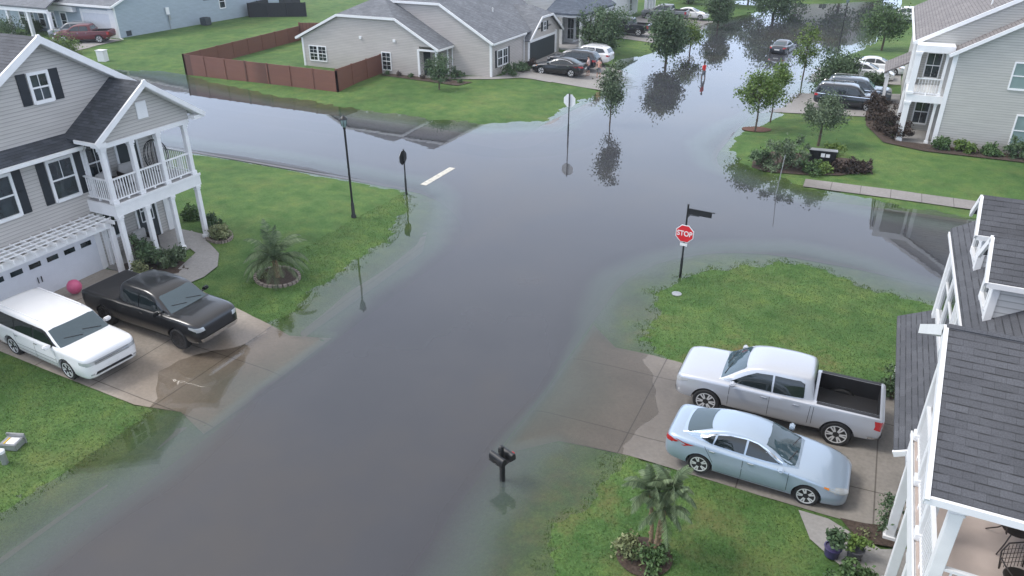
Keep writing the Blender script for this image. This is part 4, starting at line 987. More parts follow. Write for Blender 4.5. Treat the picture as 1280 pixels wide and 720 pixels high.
TRUCK = dict(W=2.06, wr=.415, wheels=(1.93, -1.82), nsp=6, ww=.28,
    body=[(2.94, .74, .52, .90, .92), (2.90, .86, .42, 1.02, 1.05), (2.78, .95, .38, 1.10, 1.14), (2.5, 1.0, .36, 1.15, 1.205), (1.9, 1.02, .36, 1.185, 1.255), (1.3, 1.03, .36, 1.20, 1.265), (.9, 1.03, .36, 1.21, 1.24), (-.9, 1.03, .36, 1.225, 1.24), (-1.05, 1.03, .38, 1.24, 1.25), (-2.3, 1.03, .42, 1.25, 1.26), (-2.84, 1.02, .48, 1.255, 1.265), (-2.91, .99, .55, 1.24, 1.25), (-2.94, .95, .60, 1.2, 1.2)],
    bed=(-2.80, -1.12, .80, .72, 1.18),
    cabin=dict(tab=[(1.74, 1.19), (1.60, 1.26), (.98, 1.68), (.80, 1.77), (.35, 1.86), (-.3, 1.88), (-.86, 1.86), (-.97, 1.72), (-1.06, 1.24)], w=.94, tum=.26, zb=1.14, crown=.04, taper=.10,
        ws=[(-.80, 1.26), (.80, 1.26), (.68, 1.68), (.6, 1.72), (-.6, 1.72), (-.68, 1.68)], rw=[(-.62, 1.36), (.62, 1.36), (.56, 1.72), (-.56, 1.72)],
        side=[[(1.32, 1.27), (.95, 1.53), (.62, 1.70), (.16, 1.74), (.13, 1.25)], [(.08, 1.25), (.10, 1.742), (-.60, 1.745), (-.74, 1.68), (-.78, 1.27)]]),
    wsglass='carglass_b', mirror=(1.22, 1.32), handles=[(.30, 1.08), (-.60, 1.08)], wipers=[(1.52,)],
    seams=[((1.30, .45), (1.30, 1.16)), ((.14, .45), (.14, 1.2)), ((-.98, .50), (-1.0, 1.22)), ((1.06, .44), (-.95, .44)), ((-1.09, .5), (-1.09, 1.23))],
    patches=[('headlight', [(.62, .86), (.92, .86), (.94, 1.03), (.66, 1.0)], '+x', 'lamp', .008), ('headlight', [(2.86, .88), (2.55, .98), (2.55, 1.06), (2.86, 1.02)], 'y', 'lamp', .008),
        ('grille', [(-.62, .62), (.62, .62), (.60, .98), (-.60, .98)], '+x', 'plastic', .008), ('grille_bar', [(-.62, .80), (.62, .80), (.62, .84), (-.62, .84)], '+x', 'chrome', .014), ('bumper', [(-.80, .42), (.80, .42), (.86, .58), (-.86, .58)], '+x', 'chrome', .02),
        ('tail_light', [(.80, .86), (.98, .86), (.98, 1.18), (.84, 1.18)], '-x', 'redlamp', .008), ('tail_light', [(-2.90, .86), (-2.72, .90), (-2.74, 1.0), (-2.70, 1.16), (-2.90, 1.16)], 'y', 'redlamp', .008), ('rear_bumper', [(-.88, .46), (.88, .46), (.90, .62), (-.90, .62)], '-x', 'chrome', .035), ('rear_bumper', [(-2.93, .46), (-2.62, .46), (-2.62, .60), (-2.93, .62)], 'y', 'chrome', .012), ('bed_rail', [(-2.80, .815), (-1.14, .815), (-1.14, .955), (-2.80, .955)], '+z', 'plastic', .008), ('bed_rail', [(-2.80, -.955), (-1.14, -.955), (-1.14, -.815), (-2.80, -.815)], '+z', 'plastic', .008), ('tailgate_seam', [(-.78, .66), (.78, .66), (.78, .675), (-.78, .675)], '-x', 'seam', .008)])
SUV = dict(W=1.96, wr=.38, wheels=(1.48, -1.42), nsp=5, ww=.25,
    body=[(2.42, .70, .42, .80, .82), (2.38, .82, .34, .93, .96), (2.25, .90, .30, 1.02, 1.06), (1.9, .95, .28, 1.07, 1.13), (1.2, .975, .28, 1.09, 1.15), (.8, .98, .28, 1.10, 1.13), (-1.8, .98, .30, 1.13, 1.14), (-2.25, .96, .36, 1.12, 1.13), (-2.38, .91, .44, 1.08, 1.09), (-2.42, .82, .52, 1.0, 1.0)],
    cabin=dict(tab=[(1.25, 1.10), (1.1, 1.17), (.55, 1.56), (.3, 1.68), (-.2, 1.76), (-1.3, 1.74), (-1.9, 1.66), (-2.12, 1.5), (-2.36, 1.12)], w=.88, tum=.26, zb=1.04, crown=.03, taper=.08,
        ws=[(-.78, 1.15), (.78, 1.15), (.66, 1.58), (-.66, 1.58)], rw=[(-.66, 1.2), (.66, 1.2), (.58, 1.55), (-.58, 1.55)],
        side=[[(.82, 1.18), (.42, 1.47), (.2, 1.60), (-.12, 1.62), (-.14, 1.17)], [(-.19, 1.17), (-.17, 1.62), (-.9, 1.62), (-1.0, 1.18)], [(-1.08, 1.18), (-1.0, 1.61), (-1.75, 1.56), (-2.0, 1.25)]]),
    mirror=(.80, 1.18), handles=[(.0, 1.0), (-1.0, 1.02)], wipers=[(1.1,)], rails=[([(.1, 1.73), (0, 1.80), (-1.6, 1.78), (-1.7, 1.72)], 'grey_metal', .62)],
    seams=[((.95, .4), (.95, 1.08)), ((-.16, .35), (-.16, 1.1)), ((-1.0, .6), (-1.05, 1.1)), ((.95, .38), (-.95, .38))],
    patches=[('headlight', [(.52, .80), (.84, .80), (.86, .93), (.56, .93)], '+x', 'lamp', .008), ('headlight', [(2.34, .82), (2.05, .88), (2.05, .97), (2.34, .95)], 'y', 'lamp', .008), ('grille', [(-.46, .62), (.46, .62), (.48, .90), (-.48, .90)], '+x', 'plastic', .008),
        ('tail_light', [(.66, .88), (.90, .88), (.88, 1.06), (.7, 1.06)], '-x', 'redlamp', .008), ('tail_light', [(-2.38, .88), (-2.15, .92), (-2.15, 1.06), (-2.36, 1.06)], 'y', 'redlamp', .008), ('licence_plate', [(-.26, .78), (.26, .78), (.26, .92), (-.26, .92)], '-x', 'trim2', .01)])
WAGON = dict(SUV, W=1.93, wr=.365, wheels=(1.52, -1.475), nsp=5,
    body=[(2.56, .66, .36, .74, .76), (2.53, .80, .27, .90, .93), (2.44, .89, .23, .98, 1.02), (2.2, .94, .22, 1.02, 1.065), (1.6, .96, .22, 1.035, 1.09), (1.1, .965, .22, 1.04, 1.08), (-2.0, .965, .24, 1.06, 1.07), (-2.42, .955, .30, 1.05, 1.06), (-2.52, .92, .38, 1.03, 1.04), (-2.56, .86, .46, .98, .98)],
    cabin=dict(tab=[(1.42, 1.05), (1.3, 1.10), (.80, 1.47), (.62, 1.575), (.2, 1.64), (-1.2, 1.67), (-2.1, 1.655), (-2.36, 1.60), (-2.44, 1.5), (-2.53, 1.06)], w=.915, tum=.16, zb=.98, crown=.03, taper=.05,
        ws=[(-.84, 1.08), (.84, 1.08), (.77, 1.50), (.6, 1.525), (-.6, 1.525), (-.77, 1.50)], rw=[(-.75, 1.15), (.75, 1.15), (.7, 1.50), (-.7, 1.50)],
        band=[(1.16, 1.075), (.86, 1.32), (.66, 1.475), (.5, 1.525), (-2.36, 1.545), (-2.42, 1.08)],
        side=[[(.98, 1.10), (.72, 1.32), (.52, 1.47), (.02, 1.485), (-.0, 1.09)], [(-.06, 1.09), (-.04, 1.485), (-1.0, 1.49), (-1.06, 1.09)], [(-1.12, 1.09), (-1.08, 1.49), (-2.25, 1.49), (-2.3, 1.10)]]),
    mirror=(.92, 1.10), handles=[(.1, .93), (-.98, .93)], wipers=[(1.25,)], rails=[([(.35, 1.665), (.25, 1.69), (-2.0, 1.70), (-2.1, 1.675)], 'trim', .68)],
    seams=[((1.08, .4), (1.08, 1.03)), ((-.03, .30), (-.03, 1.05)), ((-1.05, .6), (-1.14, 1.04)), ((1.08, .31), (-1.05, .31)), ((1.08, .47), (-1.05, .47)), ((1.08, .62), (-1.05, .62))],
    patches=[('headlight', [(.58, .72), (.86, .72), (.87, .86), (.58, .84)], '+x', 'lamp', .01), ('headlight', [(2.50, .74), (2.26, .78), (2.26, .88), (2.50, .86)], 'y', 'lamp', .01), ('grille', [(-.60, .70), (.60, .70), (.60, .84), (-.60, .84)], '+x', 'grey_metal', .010), ('grille_bar', [(-.60, .755), (.60, .755), (.60, .785), (-.60, .785)], '+x', 'chrome', .016),
        ('lower_grille', [(-.66, .36), (.66, .36), (.60, .45), (-.60, .45)], '+x', 'plastic', .008), ('fog_light', [(.68, .37), (.80, .37), (.80, .43), (.68, .43)], '+x', 'lamp', .01), ('licence_plate', [(-.2, .5), (.2, .5), (.2, .6), (-.2, .6)], '+x', 'trim2', .01),
        ('tail_light', [(.72, .76), (.90, .76), (.89, 1.0), (.76, 1.0)], '-x', 'redlamp', .008)])
M['p_white'] = carpaint('paint_white', (.78, .78, .78)); M['p_black'] = carpaint('paint_black', (.004, .005, .007), 0, .3, .6)
M['wsteal'] = plain('car_glass_teal', (.06, .17, .17), .05, var=0, spec=.8)
M['p_silver'] = carpaint('paint_silver', (.50, .52, .56), .45, .34); M['p_blue'] = carpaint('paint_iceblue', (.36, .445, .54), .40, .32)
M['p_navy'] = carpaint('paint_navy', (.010, .013, .020), .1, .3); M['p_maroon'] = carpaint('paint_maroon', (.10, .004, .010), 0, .4, .4)
M['p_grey'] = carpaint('paint_grey', (.18, .19, .20), .5, .35); M['p_dkgrey'] = carpaint('paint_dark_grey', (.05, .058, .068), .4, .3)
M['p_steel'] = carpaint('paint_steelblue', (.075, .10, .13), .2, .3)
def place(px, py, off, heading, dz=.05):       # ground contact seen at a photo point + offset along the car's own axes
    z = .2
    for _ in range(3):
        x, y = G(px, py, z); x += math.cos(heading) * off[0] - math.sin(heading) * off[1]; y += math.sin(heading) * off[0] + math.cos(heading) * off[1]
        z = h1(x, y) + dz
    return (x, y, z)
PI = math.pi
# near vehicles --------------------------------------------------------
TR2 = dict(TRUCK)
car('pickup_truck', 'silver crew cab pickup with open black bed in the right driveway', 'pickup truck', place(880, 515, (-1.93, -1.0), PI, .05), PI, TRUCK, 'p_silver')
SED = dict(SEDAN)
car('sedan', 'light blue sedan parked beside the silver pickup', 'car', place(1005, 632, (-1.43, .9), 0, .05), R(-1), SED, 'p_blue', sc=1.0)
W1 = dict(WAGON)
car('station_wagon', 'white boxy wagon with white roof in the left driveway', 'car', place(94, 472, (-1.52, .93), 0), R(-4), W1, 'p_white', sc=1.03)
TR3 = dict(TRUCK, rim='rim_dark', handlecol='plastic', bed=None,
    patches=[(n, p, a, ('plastic' if n in ('grille', 'tail_light') else m), *o) for n, p, a, m, *o in TRUCK['patches'] if n != 'grille_bar'] + [('bed_cover', [(-2.82, -.86), (-1.12, -.86), (-1.12, .86), (-2.82, .86)], '+z', 'liner', .012)])
car('pickup_truck', 'black pickup with closed bed cover beside the white wagon', 'pickup truck', place(228, 436, (-1.93, .98), 0), R(-1), TR3, 'p_black')
LOWC = dict(wipers=[])
BOX = dict(SUV, cabin=dict(SUV['cabin'], tab=[(1.22, 1.10), (1.08, 1.18), (.66, 1.56), (.5, 1.68), (0, 1.76), (-1.6, 1.76), (-2.08, 1.72), (-2.22, 1.6), (-2.38, 1.12)], tum=.2,
        side=[[(.86, 1.18), (.5, 1.47), (.34, 1.60), (-.12, 1.63), (-.14, 1.17)], [(-.21, 1.17), (-.19, 1.63), (-1.0, 1.63), (-1.05, 1.18)], [(-1.15, 1.18), (-1.1, 1.63), (-2.0, 1.62), (-2.15, 1.2)]]),
    rails=[([(.2, 1.75), (.1, 1.83), (-1.8, 1.83), (-1.95, 1.76)], 'chrome', .66)], patches=SUV['patches'] + [('side_trim', [(1.9, .98), (-2.2, 1.06), (-2.2, 1.10), (1.9, 1.01)], 'y', 'chrome', .01)])
def far(name, label, cat, x, y, head, sp, paint, z=None, group=None, sc=1.0, glass=None):
    s2 = dict(sp, wipers=[]); 
    return car(name, label, cat, (x, y, (h1(x, y) + .05) if z is None else z), head, s2, paint, group, sc)
a = G(1083, 139, .3)
NB = 'vehicles parked further up the flooded street'
far('suv', 'black suv nearest in the upper right driveway', 'suv', a[0] - 1.45, a[1] + .95, 0, BOX, 'p_navy', group=NB, sc=1.0)
far('suv', 'dark blue grey suv with roof rails and teal windshield behind the black suv', 'suv', a[0] - .9, a[1] + 3.6, 0, dict(BOX, wsglass='wsteal'), 'p_steel', group=NB, sc=1.0)
a = G(1088, 101, .3)
far('sedan', 'white sedan behind the dark suvs at the upper right', 'car', a[0] - .6, a[1] + .9, 0, SEDAN, 'p_white', group=NB)
far('sedan', 'white car mostly hidden beyond the white sedan at the upper right', 'car', a[0] + .3, a[1] + 3.9, 0, SEDAN, 'p_white', group=NB)
a = G(1125, 27, .3)
far('pickup_truck', 'white pickup cut off by the grey roof near the top right', 'pickup truck', a[0] + .6, a[1] + 1, PI, TRUCK, 'p_white', group=NB)
a = G(976, 66, 0)
far('sedan', 'dark sedan standing in the water in the middle of the street', 'car', a[0], a[1] + 1.4, R(82), dict(SEDAN), 'p_navy', z=-.25, group=NB)
a = G(676, 93, .3)
far('sedan', 'black sedan backed out of the open beige garage', 'car', a[0] + 1.45, a[1] + 1.0, PI, SEDAN, 'p_black', group=NB, sc=1.03)
far('suv', 'dark navy suv between the black sedan and the white suv', 'suv', a[0] + 1.6, a[1] + 4.1, PI, SUV, 'p_navy', group=NB)
far('suv', 'white suv with roof rails in front of the porch house', 'suv', a[0] + 1.8, a[1] + 7.4, PI, SUV, 'p_white', group=NB)
a = G(793, 46, .3)
far('pickup_truck', 'dark pickup beside the bushy tree, tail towards the street', 'pickup truck', a[0] - 1.4, a[1] + 1, PI, TRUCK, 'p_navy', group=NB)
a = G(808, 24, .3)
far('pickup_truck', 'grey pickup in front of the white two storey house', 'pickup truck', a[0] + 2.2, a[1] + 1, PI, TRUCK, 'p_grey', group=NB, sc=1.03)
far('sedan', 'white car nose out beside the grey pickup', 'car', a[0] + 5.0, a[1] + 4.0, 0, SEDAN, 'p_white', group=NB)
a = G(130, 53, .3)
far('pickup_truck', 'maroon pickup parked by the pale blue house', 'pickup truck', a[0] - 1.6, a[1] - .9, R(210), TRUCK, 'p_maroon', group=NB)
far('suv', 'dark car beside the maroon pickup by the pale blue house', 'suv', a[0] - 5.0, a[1] + .2, R(212), SUV, 'p_grey', group=NB)
# ================================================================ PLANTS
rng = np.random.default_rng(11)
def leaf_object(name, C, S, mat, parent, origin, tone=None, flat=0.0, asp=.55):
    """C: (n,3) leaf centres in world space, S: sizes; each leaf a folded quad of its own"""
    n = len(C); a = rng.normal(size=(n, 3)); a[:, 2] *= (1 - flat); a /= np.linalg.norm(a, axis=1)[:, None]
    b = rng.normal(size=(n, 3)); b -= (b * a).sum(1)[:, None] * a; b /= np.linalg.norm(b, axis=1)[:, None]
    S = np.asarray(S)[:, None]
    P = np.stack([C - a * S, C + b * S * asp, C + a * S, C - b * S * asp], 1).reshape(-1, 3) - np.array(origin)
    me = bpy.data.meshes.new(name); me.vertices.add(4 * n); me.vertices.foreach_set('co', P.astype(np.float32).ravel())
    me.loops.add(4 * n); me.loops.foreach_set('vertex_index', np.arange(4 * n, dtype=np.int32))
    me.polygons.add(n); me.polygons.foreach_set('loop_start', np.arange(0, 4 * n, 4, dtype=np.int32))
    me.polygons.foreach_set('loop_total', np.full(n, 4, dtype=np.int32)); me.update(calc_edges=True)
    t = me.attributes.new('tone', 'FLOAT', 'POINT')
    tv = rng.random(n) if tone is None else np.clip(tone, 0, 1)
    t.data.foreach_set('value', np.repeat(tv, 4).astype(np.float32))
    me.materials.append(mat); o = bpy.data.objects.new(name, me); COL.objects.link(o)
    if parent: o.parent = parent
    else: o.location = origin
    return o
def clumps(c, r, n, k, spread, shell=.55, zmin=None):
    """n clumps in an ellipsoid (shell biased), k leaves each"""
    d = rng.normal(size=(n, 3)); d /= np.linalg.norm(d, axis=1)[:, None]
    rad = (shell + (1 - shell) * rng.random(n))[:, None] * (1 + .18 * rng.normal(size=(n, 1)))
    cc = np.array(c) + d * rad * np.array(r)
    L_ = np.repeat(cc, k, 0) + rng.normal(size=(n * k, 3)) * spread * np.repeat(.6 + .8 * rng.random((n, 1)), k, 0)
    tone = np.repeat(rng.random(n) * .6, k) + .4 * rng.random(n * k)
    return cc, L_, tone
def tree(label, x, y, h, r, mat='leaf_m', trunk=.09, base=None, n=46, k=60, leaf=.13, rz_=None, spread=.28, group='trees', cat='tree', name='tree', low=.3, tr='bark', lean=0, shell=.55):
    z = h1(x, y) if base is None else base
    rt = empty(name, (x, y, z), 0, label, cat, group)
    rr = rz_ or (h * (1 - low)) / 2; cz = z + h - rr * .95; k = int(k * 1.8); leaf *= .74; n = int(n * 1.15)
    cc, L_, tone = clumps((x + lean, y, cz), (r, r, rr), n, k, spread, shell)
    leaf_object('crown', L_, leaf * (.7 + .6 * rng.random(len(L_))), M[mat], rt, (x, y, z), tone)
    m = MB(); top = Vector((x + lean * .8, y, cz + rr * .4))
    m.tube([(x, y, z - .15), (x + lean * .2 + .03, y + .02, z + h * .25), (x + lean * .5, y - .03, z + h * .5), tuple(top)], [trunk * 1.15, trunk, trunk * .7, trunk * .25], 8)
    for c in cc[::max(1, len(cc) // 16)]:
        s = Vector((x + lean * .4, y, min(c[2] - .1, z + h * (low + .12 + .2 * rng.random())))); e = Vector(c)
        m.tube([s, s.lerp(e, .5) + Vector((0, 0, .06 * h * .3)), e], [trunk * .4, trunk * .25, trunk * .08], 5)
    m.build('trunk', M[tr], rt, smooth=True)
    return rt
def shrub(label, x, y, r, h, mat='leaf_m', n=18, k=60, leaf=.07, group=None, name='shrub', cat='shrub', base=None, spread=.13):
    z = h1(x, y) if base is None else base
    k = int(k * 1.4); leaf *= .82; cc, L_, tone = clumps((x, y, z + h * .5), (r, r, h * .5), n, k, spread * max(.6, r), .35)
    L_[:, 2] = np.maximum(L_[:, 2], z + .02)
    rt = empty(name, (x, y, z), 0, label, cat, group)
    leaf_object('foliage', L_, leaf * (.7 + .6 * rng.random(len(L_))), M[mat], rt, (x, y, z), tone)
    m = MB()
    for i in range(5):
        a = i * 1.26; m.tube([(x, y, z - .05), (x + math.cos(a) * r * .3, y + math.sin(a) * r * .3, z + h * .4), (x + math.cos(a) * r * .55, y + math.sin(a) * r * .55, z + h * .7)], [.025, .018, .008], 5)
    m.build('stems', M['bark'], rt)
    return rt
def palm(label, x, y, th, fr, nf, trunks, mat='palm', lf=.30, droop=.9, lean=.12, tw=.07):
    z = h1(x, y); rt = empty('palm_tree', (x, y, z), 0, label, 'palm'); C = []; Vv = []; Ff = []; stems = MB()
    m = MB(); tops = []
    for i in range(trunks):
        a = i * 2.4 + .5; tx, ty = x + lean * math.cos(a) * (1 if trunks > 1 else 0), y + lean * math.sin(a) * (1 if trunks > 1 else 0)
        hh = th * (1 - .08 * i); pts = [(x + math.cos(a) * .06 * (trunks > 1), y + math.sin(a) * .06 * (trunks > 1), z - .1), ((x + tx) / 2, (y + ty) / 2, z + hh * .5), (tx, ty, z + hh)]
        m.tube(pts, [tw * 1.15, tw, tw * 1.1], 9); tops.append(Vector((tx, ty, z + hh)))
        for q in range(int(hh / .09)):
            p = Vector(pts[0]).lerp(Vector(pts[2]), (q + .5) / (hh / .09)); aa = q * 2.1
            m.box(p.x + tw * math.cos(aa) - .02, p.x + tw * math.cos(aa) + .02, p.y + tw * math.sin(aa) - .02, p.y + tw * math.sin(aa) + .02, p.z, p.z + .05)
    m.build('trunk', M['bark_p'], rt)
    for tp in tops:
        for i in range(nf // len(tops)):
            az = i * 2.39996 + rng.random() * .4; el = R(80 - 85 * ((i + .5) / (nf / len(tops))) + rng.normal() * 6); ln = fr * (.75 + .35 * rng.random())
            p = Vector(tp); d = Vector((math.cos(az) * math.cos(el), math.sin(az) * math.cos(el), math.sin(el))); pts = [p.copy()]; N_ = 18
            for s in range(N_):
                d = (d + Vector((0, 0, -droop * 1.7 / N_ * (.4 + s / N_)))).normalized(); p = p + d * (ln / N_); pts.append(p.copy())
                if s > 1:
                    side = d.cross(Vector((0, 0, 1))).normalized()
                    for sg in (-1, 1):
                        for hlf in (0, .33, .66):
                            b = p - d * (ln / N_) * hlf
                            l = lf * math.sin(math.pi * min(1, (s + 2.5) / (N_ + 3))) * (.85 + .3 * rng.random())
                            e = b + (side * sg * .8 + d * .55 + Vector((0, 0, -.25 - .35 * rng.random()))).normalized() * l
                            wv = d * .009 + Vector((0, 0, .005)); o = len(Vv)
                            Vv += [tuple(b - wv), tuple(b + wv), tuple(b.lerp(e, .55) + wv * .9), tuple(e), tuple(b.lerp(e, .55) - wv * .9)]; Ff.append((o, o + 1, o + 2, o + 3, o + 4))
            stems.tube(pts, [.014] * 8 + [.008] * (len(pts) - 8), 4, False)
    mb = MB(); mb.v = Vv; mb.f = Ff; c = mb.build('fronds', M[mat], rt, recalc=False)
    t = c.data.attributes.new('tone', 'FLOAT', 'POINT'); t.data.foreach_set('value', np.repeat(rng.random(len(Ff)), 5).astype(np.float32))
    s = stems.build('frond_ribs', M[mat], rt)
    return rt
def bed(name, x, y, rx, ry, rot=0, mat='mulch', edge='stone', label='mulch bed'):
    n = 28; P = []
    for i in range(n):
        a = 2 * math.pi * i / n; u, v = rx * math.cos(a), ry * math.sin(a); P.append((x + u * math.cos(rot) - v * math.sin(rot), y + u * math.sin(rot) + v * math.cos(rot)))
    o = sheet(name, P, .05, M[mat], .25)
    if edge:
        m = MB(); z = h1(x, y)
        for i in range(n):
            p = Vector((*P[i], 0)); q = Vector((*P[(i + 1) % n], 0)); zz = h1(p.x, p.y); e = (q - p) * .12
            m.bar(p + e + Vector((0, 0, zz + .05)), q - e + Vector((0, 0, zz + .05)), .12, .12)
        tag(m.build(edge + '_edging', M['stone']), kind='structure')
    return o
# --- near planting
x, y = G(346, 342, .3); bed('palm_bed_left', x, y, .95, .85)
palm('green palm in a round mulch bed on the left lawn', x, y, .85, 1.7, 34, 1, droop=1.4, lf=.36, tw=.11)
for i, (dx, dy, mt, nm) in enumerate([(-.5, -.35, 'leaf_v', 'pale leafed small plant at the foot of the left palm')]):
    shrub(nm, x + dx, y + dy, .22, .25, mt, 8, 30, .05, name='plant', cat='plant')
x, y = G(806, 690, .3); bed('palm_bed_right', x + .0, y, .68, .62, edge=None)
palm('palm with three slender trunks beside the light blue sedan', x + .18, y + .12, 2.1, .88, 46, 3, droop=1.35, lf=.20, lean=.24, tw=.045)
shrub('low green shrub around the trunks of the triple palm', x + .25, y - .1, .42, .4, 'leaf_m', 16, 60, .06)
shrub('variegated spiky shrub left of the triple palm trunks', x - .35, y + .05, .38, .42, 'leaf_v', 16, 50, .07)
# left house porch planting
for px, py, r_, h_, mt, lb in [(185, 335, .8, 1.35, 'leaf_d', 'dark shrub in front of the left porch steps'), (205, 335, .65, 1.0, 'leaf_g', 'grey green shrub beside the front walk of the taupe house'), (222, 330, .5, .8, 'leaf_g', 'rounded shrub where the front walk bends'), (178, 352, .4, .65, 'leaf_v', 'pale leafed shrub behind the black pickup'),
                               (277, 300, .55, .75, 'leaf_v', 'pale leafed shrub right of the porch corner post'), (263, 286, .5, .75, 'leaf_d', 'dark shrub behind the pale one by the porch corner'), (240, 275, .45, .6, 'leaf_m', 'low shrub under the right side of the left porch')]:
    x, y = G(px, py, .3); shrub(lb, x, y, r_, h_, mt, 22, 60, .075)
x, y = G(276, 297, .3); bed('porch_bed', x - .1, y, .9, .55, R(-30))
x, y = G(196, 338, .3); bed('walk_bed', x - .2, y + .1, 1.5, .8, R(20), edge=None)
# right house walk planting
x, y = G(1082, 672, .3)
sheet('walk_bed_right', [G(*p, .3) for p in ((1049, 650), (1080, 658), (1112, 662), (1125, 690), (1090, 684), (1066, 672))], .075, M['mulch'], .3)
shrub('slender dark shrub growing against the right house columns', *G(1106, 668, .3), .16, 1.5, 'leaf_d', 12, 40, .05)
shrub('small white flowering plant in the mulch by the right walk', *G(1081, 671, .3), .12, .14, 'leaf_v', 5, 16, .04, name='plant', cat='plant')
def potted(px, py, mat, lb, lm, h=.5):
    x, y = G(px, py, .3); z = h1(x, y) + .05; rt = empty('potted_plant', (x, y, z), 0, lb, 'potted plant')
    MB().lathe([(.10, 0), (.16, .02), (.19, .26), (.21, .28), (.18, .29), (.17, .25)], (x, y, z), 16).build('pot', M[mat], rt, smooth=True)
    cc, L_, t = clumps((x, y, z + .3 + h * .5), (.22, .22, h * .5), 12, 40, .06, .3); leaf_object('foliage', L_, .055 * (.7 + .6 * rng.random(len(L_))), M[lm], rt, (x, y, z), t)
potted(1038, 697, 'pot_purple', 'dark leafed plant in a purple pot beside the right front walk', 'leaf_d')
potted(1066, 700, 'pot_blue', 'yellow green plant in a grey pot beside the right front walk', 'leaf_y', .45)
shrub('green ornamental grass at the bottom edge below the right walk', *G(1062, 735, .3), .55, .45, 'leaf_m', 22, 60, .07)
shrub('dark shrub beside the tailgate of the silver pickup', *G(1113, 500, .3), .38, 1.1, 'leaf_d', 18, 50, .06)
# --- beds and shrubs of the upper right lawn
g4 = [G(*p, .25) for p in ((940, 205), (960, 211), (1000, 215), (1050, 218), (1082, 215), (1088, 208), (1060, 200), (1010, 193), (965, 188), (942, 196))]
sheet('corner_bed', g4, .06, M['mulch'], .4)
k = 0
for px, py, r_, h_, mt, w_ in [(952, 203, .75, 1.2, 'leaf_d', 'dark shrub at the street end of the corner bed'), (975, 207, 1.0, 1.9, 'leaf_g', 'tall feathery shrub in the corner bed'), (994, 206, .9, 1.7, 'leaf_g', 'feathery shrub left of the corner bed mailbox'), (1012, 212, .6, .8, 'leaf_m', 'low green shrub just below the corner bed mailbox'), (1030, 213, .6, .7, 'leaf_y', 'yellow green shrub in front of the corner bed mailbox'), (1050, 213, .55, .75, 'leaf_p', 'plum shrub right of the corner bed mailbox'), (1066, 213, .55, .8, 'leaf_p', 'reddish shrub second from the right end of the corner bed'), (1080, 213, .45, .6, 'leaf_p', 'small reddish shrub at the right end of the corner bed'), (1040, 195, .6, .9, 'leaf_y', 'bright green shrub behind the corner bed mailbox')]:
    x, y = G(px, py, .3); shrub(w_, x, y, r_, h_, mt, 20, 50, .09, group='shrubs of the corner bed')
sheet('foundation_bed', [(4.0, 52.0), (16, 52.0), (16, 53.7), (2.6, 53.7), (1.6, 56), (1.6, 62), (.2, 62), (.4, 57), (1.6, 53.0)], .06, M['mulch'], .5)
for i, (x, y, r_, h_, mt) in enumerate([(1.0, 61.2, .95, 1.35, 'leaf_p'), (1.1, 58.6, 1.0, 1.4, 'leaf_p'), (1.6, 56.1, 1.05, 1.35, 'leaf_p'), (2.4, 54.3, .8, 1.1, 'leaf_p'), (5.0, 52.9, .55, .8, 'leaf_m'), (6.3, 52.8, .6, .9, 'leaf_y'), (7.6, 52.8, .55, .7, 'leaf_m'), (9.0, 52.9, .75, 1.1, 'leaf_d'), (10.4, 52.7, .5, .6, 'leaf_m')]):
    shrub(['plum mound shrub nearest the dark suvs', 'plum mound shrub second from the dark suvs', 'plum mound shrub third from the dark suvs', 'plum mound shrub against the corner porch', 'green leafy plant right of the porch corner board', 'yellow green leafy plant along the pale grey side wall', 'green plant between two taller ones on the pale grey side wall', 'dark round shrub under the right windows of the pale grey house', 'small green plant at the right end of the pale grey side wall'][i], x, y, r_, h_, mt, 24, 60, .09, group='foundation shrubs of the pale grey house')
# --- trees along the street
T = tree
def tp(px, py): return G(px, py, .2)
T('slender street tree with reddish mulch ring at the water edge', *tp(944, 162), 3.9, 1.25, 'leaf_y', .06, n=40, k=44, leaf=.12, spread=.26, low=.38)
x, y = tp(946, 159); bed('tree_ring', x, y, 1.0, .8, 0, 'mulch2', None)
T('thin yellow green sapling beside the ringed tree', *tp(963, 150), 3.9, .95, 'leaf_y', .05, n=26, k=44, leaf=.12, spread=.25, low=.3)
T('thin sapling with light green top standing in the water right of the flooded sedan', *tp(1003, 98), 5.0, .9, 'leaf_y', .06, n=24, k=40, leaf=.13, spread=.26, low=.25)
T('small crape myrtle spreading above the corner bed', *tp(1022, 184), 3.1, 1.15, 'leaf_g', .08, n=44, k=60, leaf=.09, spread=.2, low=.42, rz_=.95)
shrub('large round bush beside the lamp post at the upper right', *tp(1040, 112), 1.6, 3.0, 'leaf_d', 60, 60, .13, spread=.26)
shrub('smaller bush in front of the lamp post at the upper right', *tp(1056, 100), 1.1, 2.2, 'leaf_d', 40, 50, .13, spread=.26)
shrub('leafy hedge between the dark suvs and the white sedan', *tp(1095, 108), 1.1, 1.1, 'leaf_d', 30, 50, .1)
T('light green tree on the lawn beyond the white sedans', *tp(1102, 62), 4.2, 1.9, 'leaf_m', .1, n=50, k=50, leaf=.16, spread=.32, low=.28)
T('small dark tree in front of the beige house porch', *tp(549, 114), 2.7, .85, 'leaf_d', .06, n=36, k=50, leaf=.09, spread=.2, low=.25)
T('dark narrow tree standing in the water by the white backed sign', *tp(762, 153), 4.6, .66, 'leaf_g', .05, n=34, k=44, leaf=.12, spread=.25, low=.32)
T('wide bushy tree in front of the white porch house', *tp(752, 66), 4.6, 2.5, 'leaf_d', .12, n=70, k=50, leaf=.16, spread=.36, low=.1)
T('large round tree in the middle of the flooded verge', *tp(832, 78), 5.2, 1.5, 'leaf_d', .12, n=80, k=56, leaf=.16, spread=.36, low=.2)
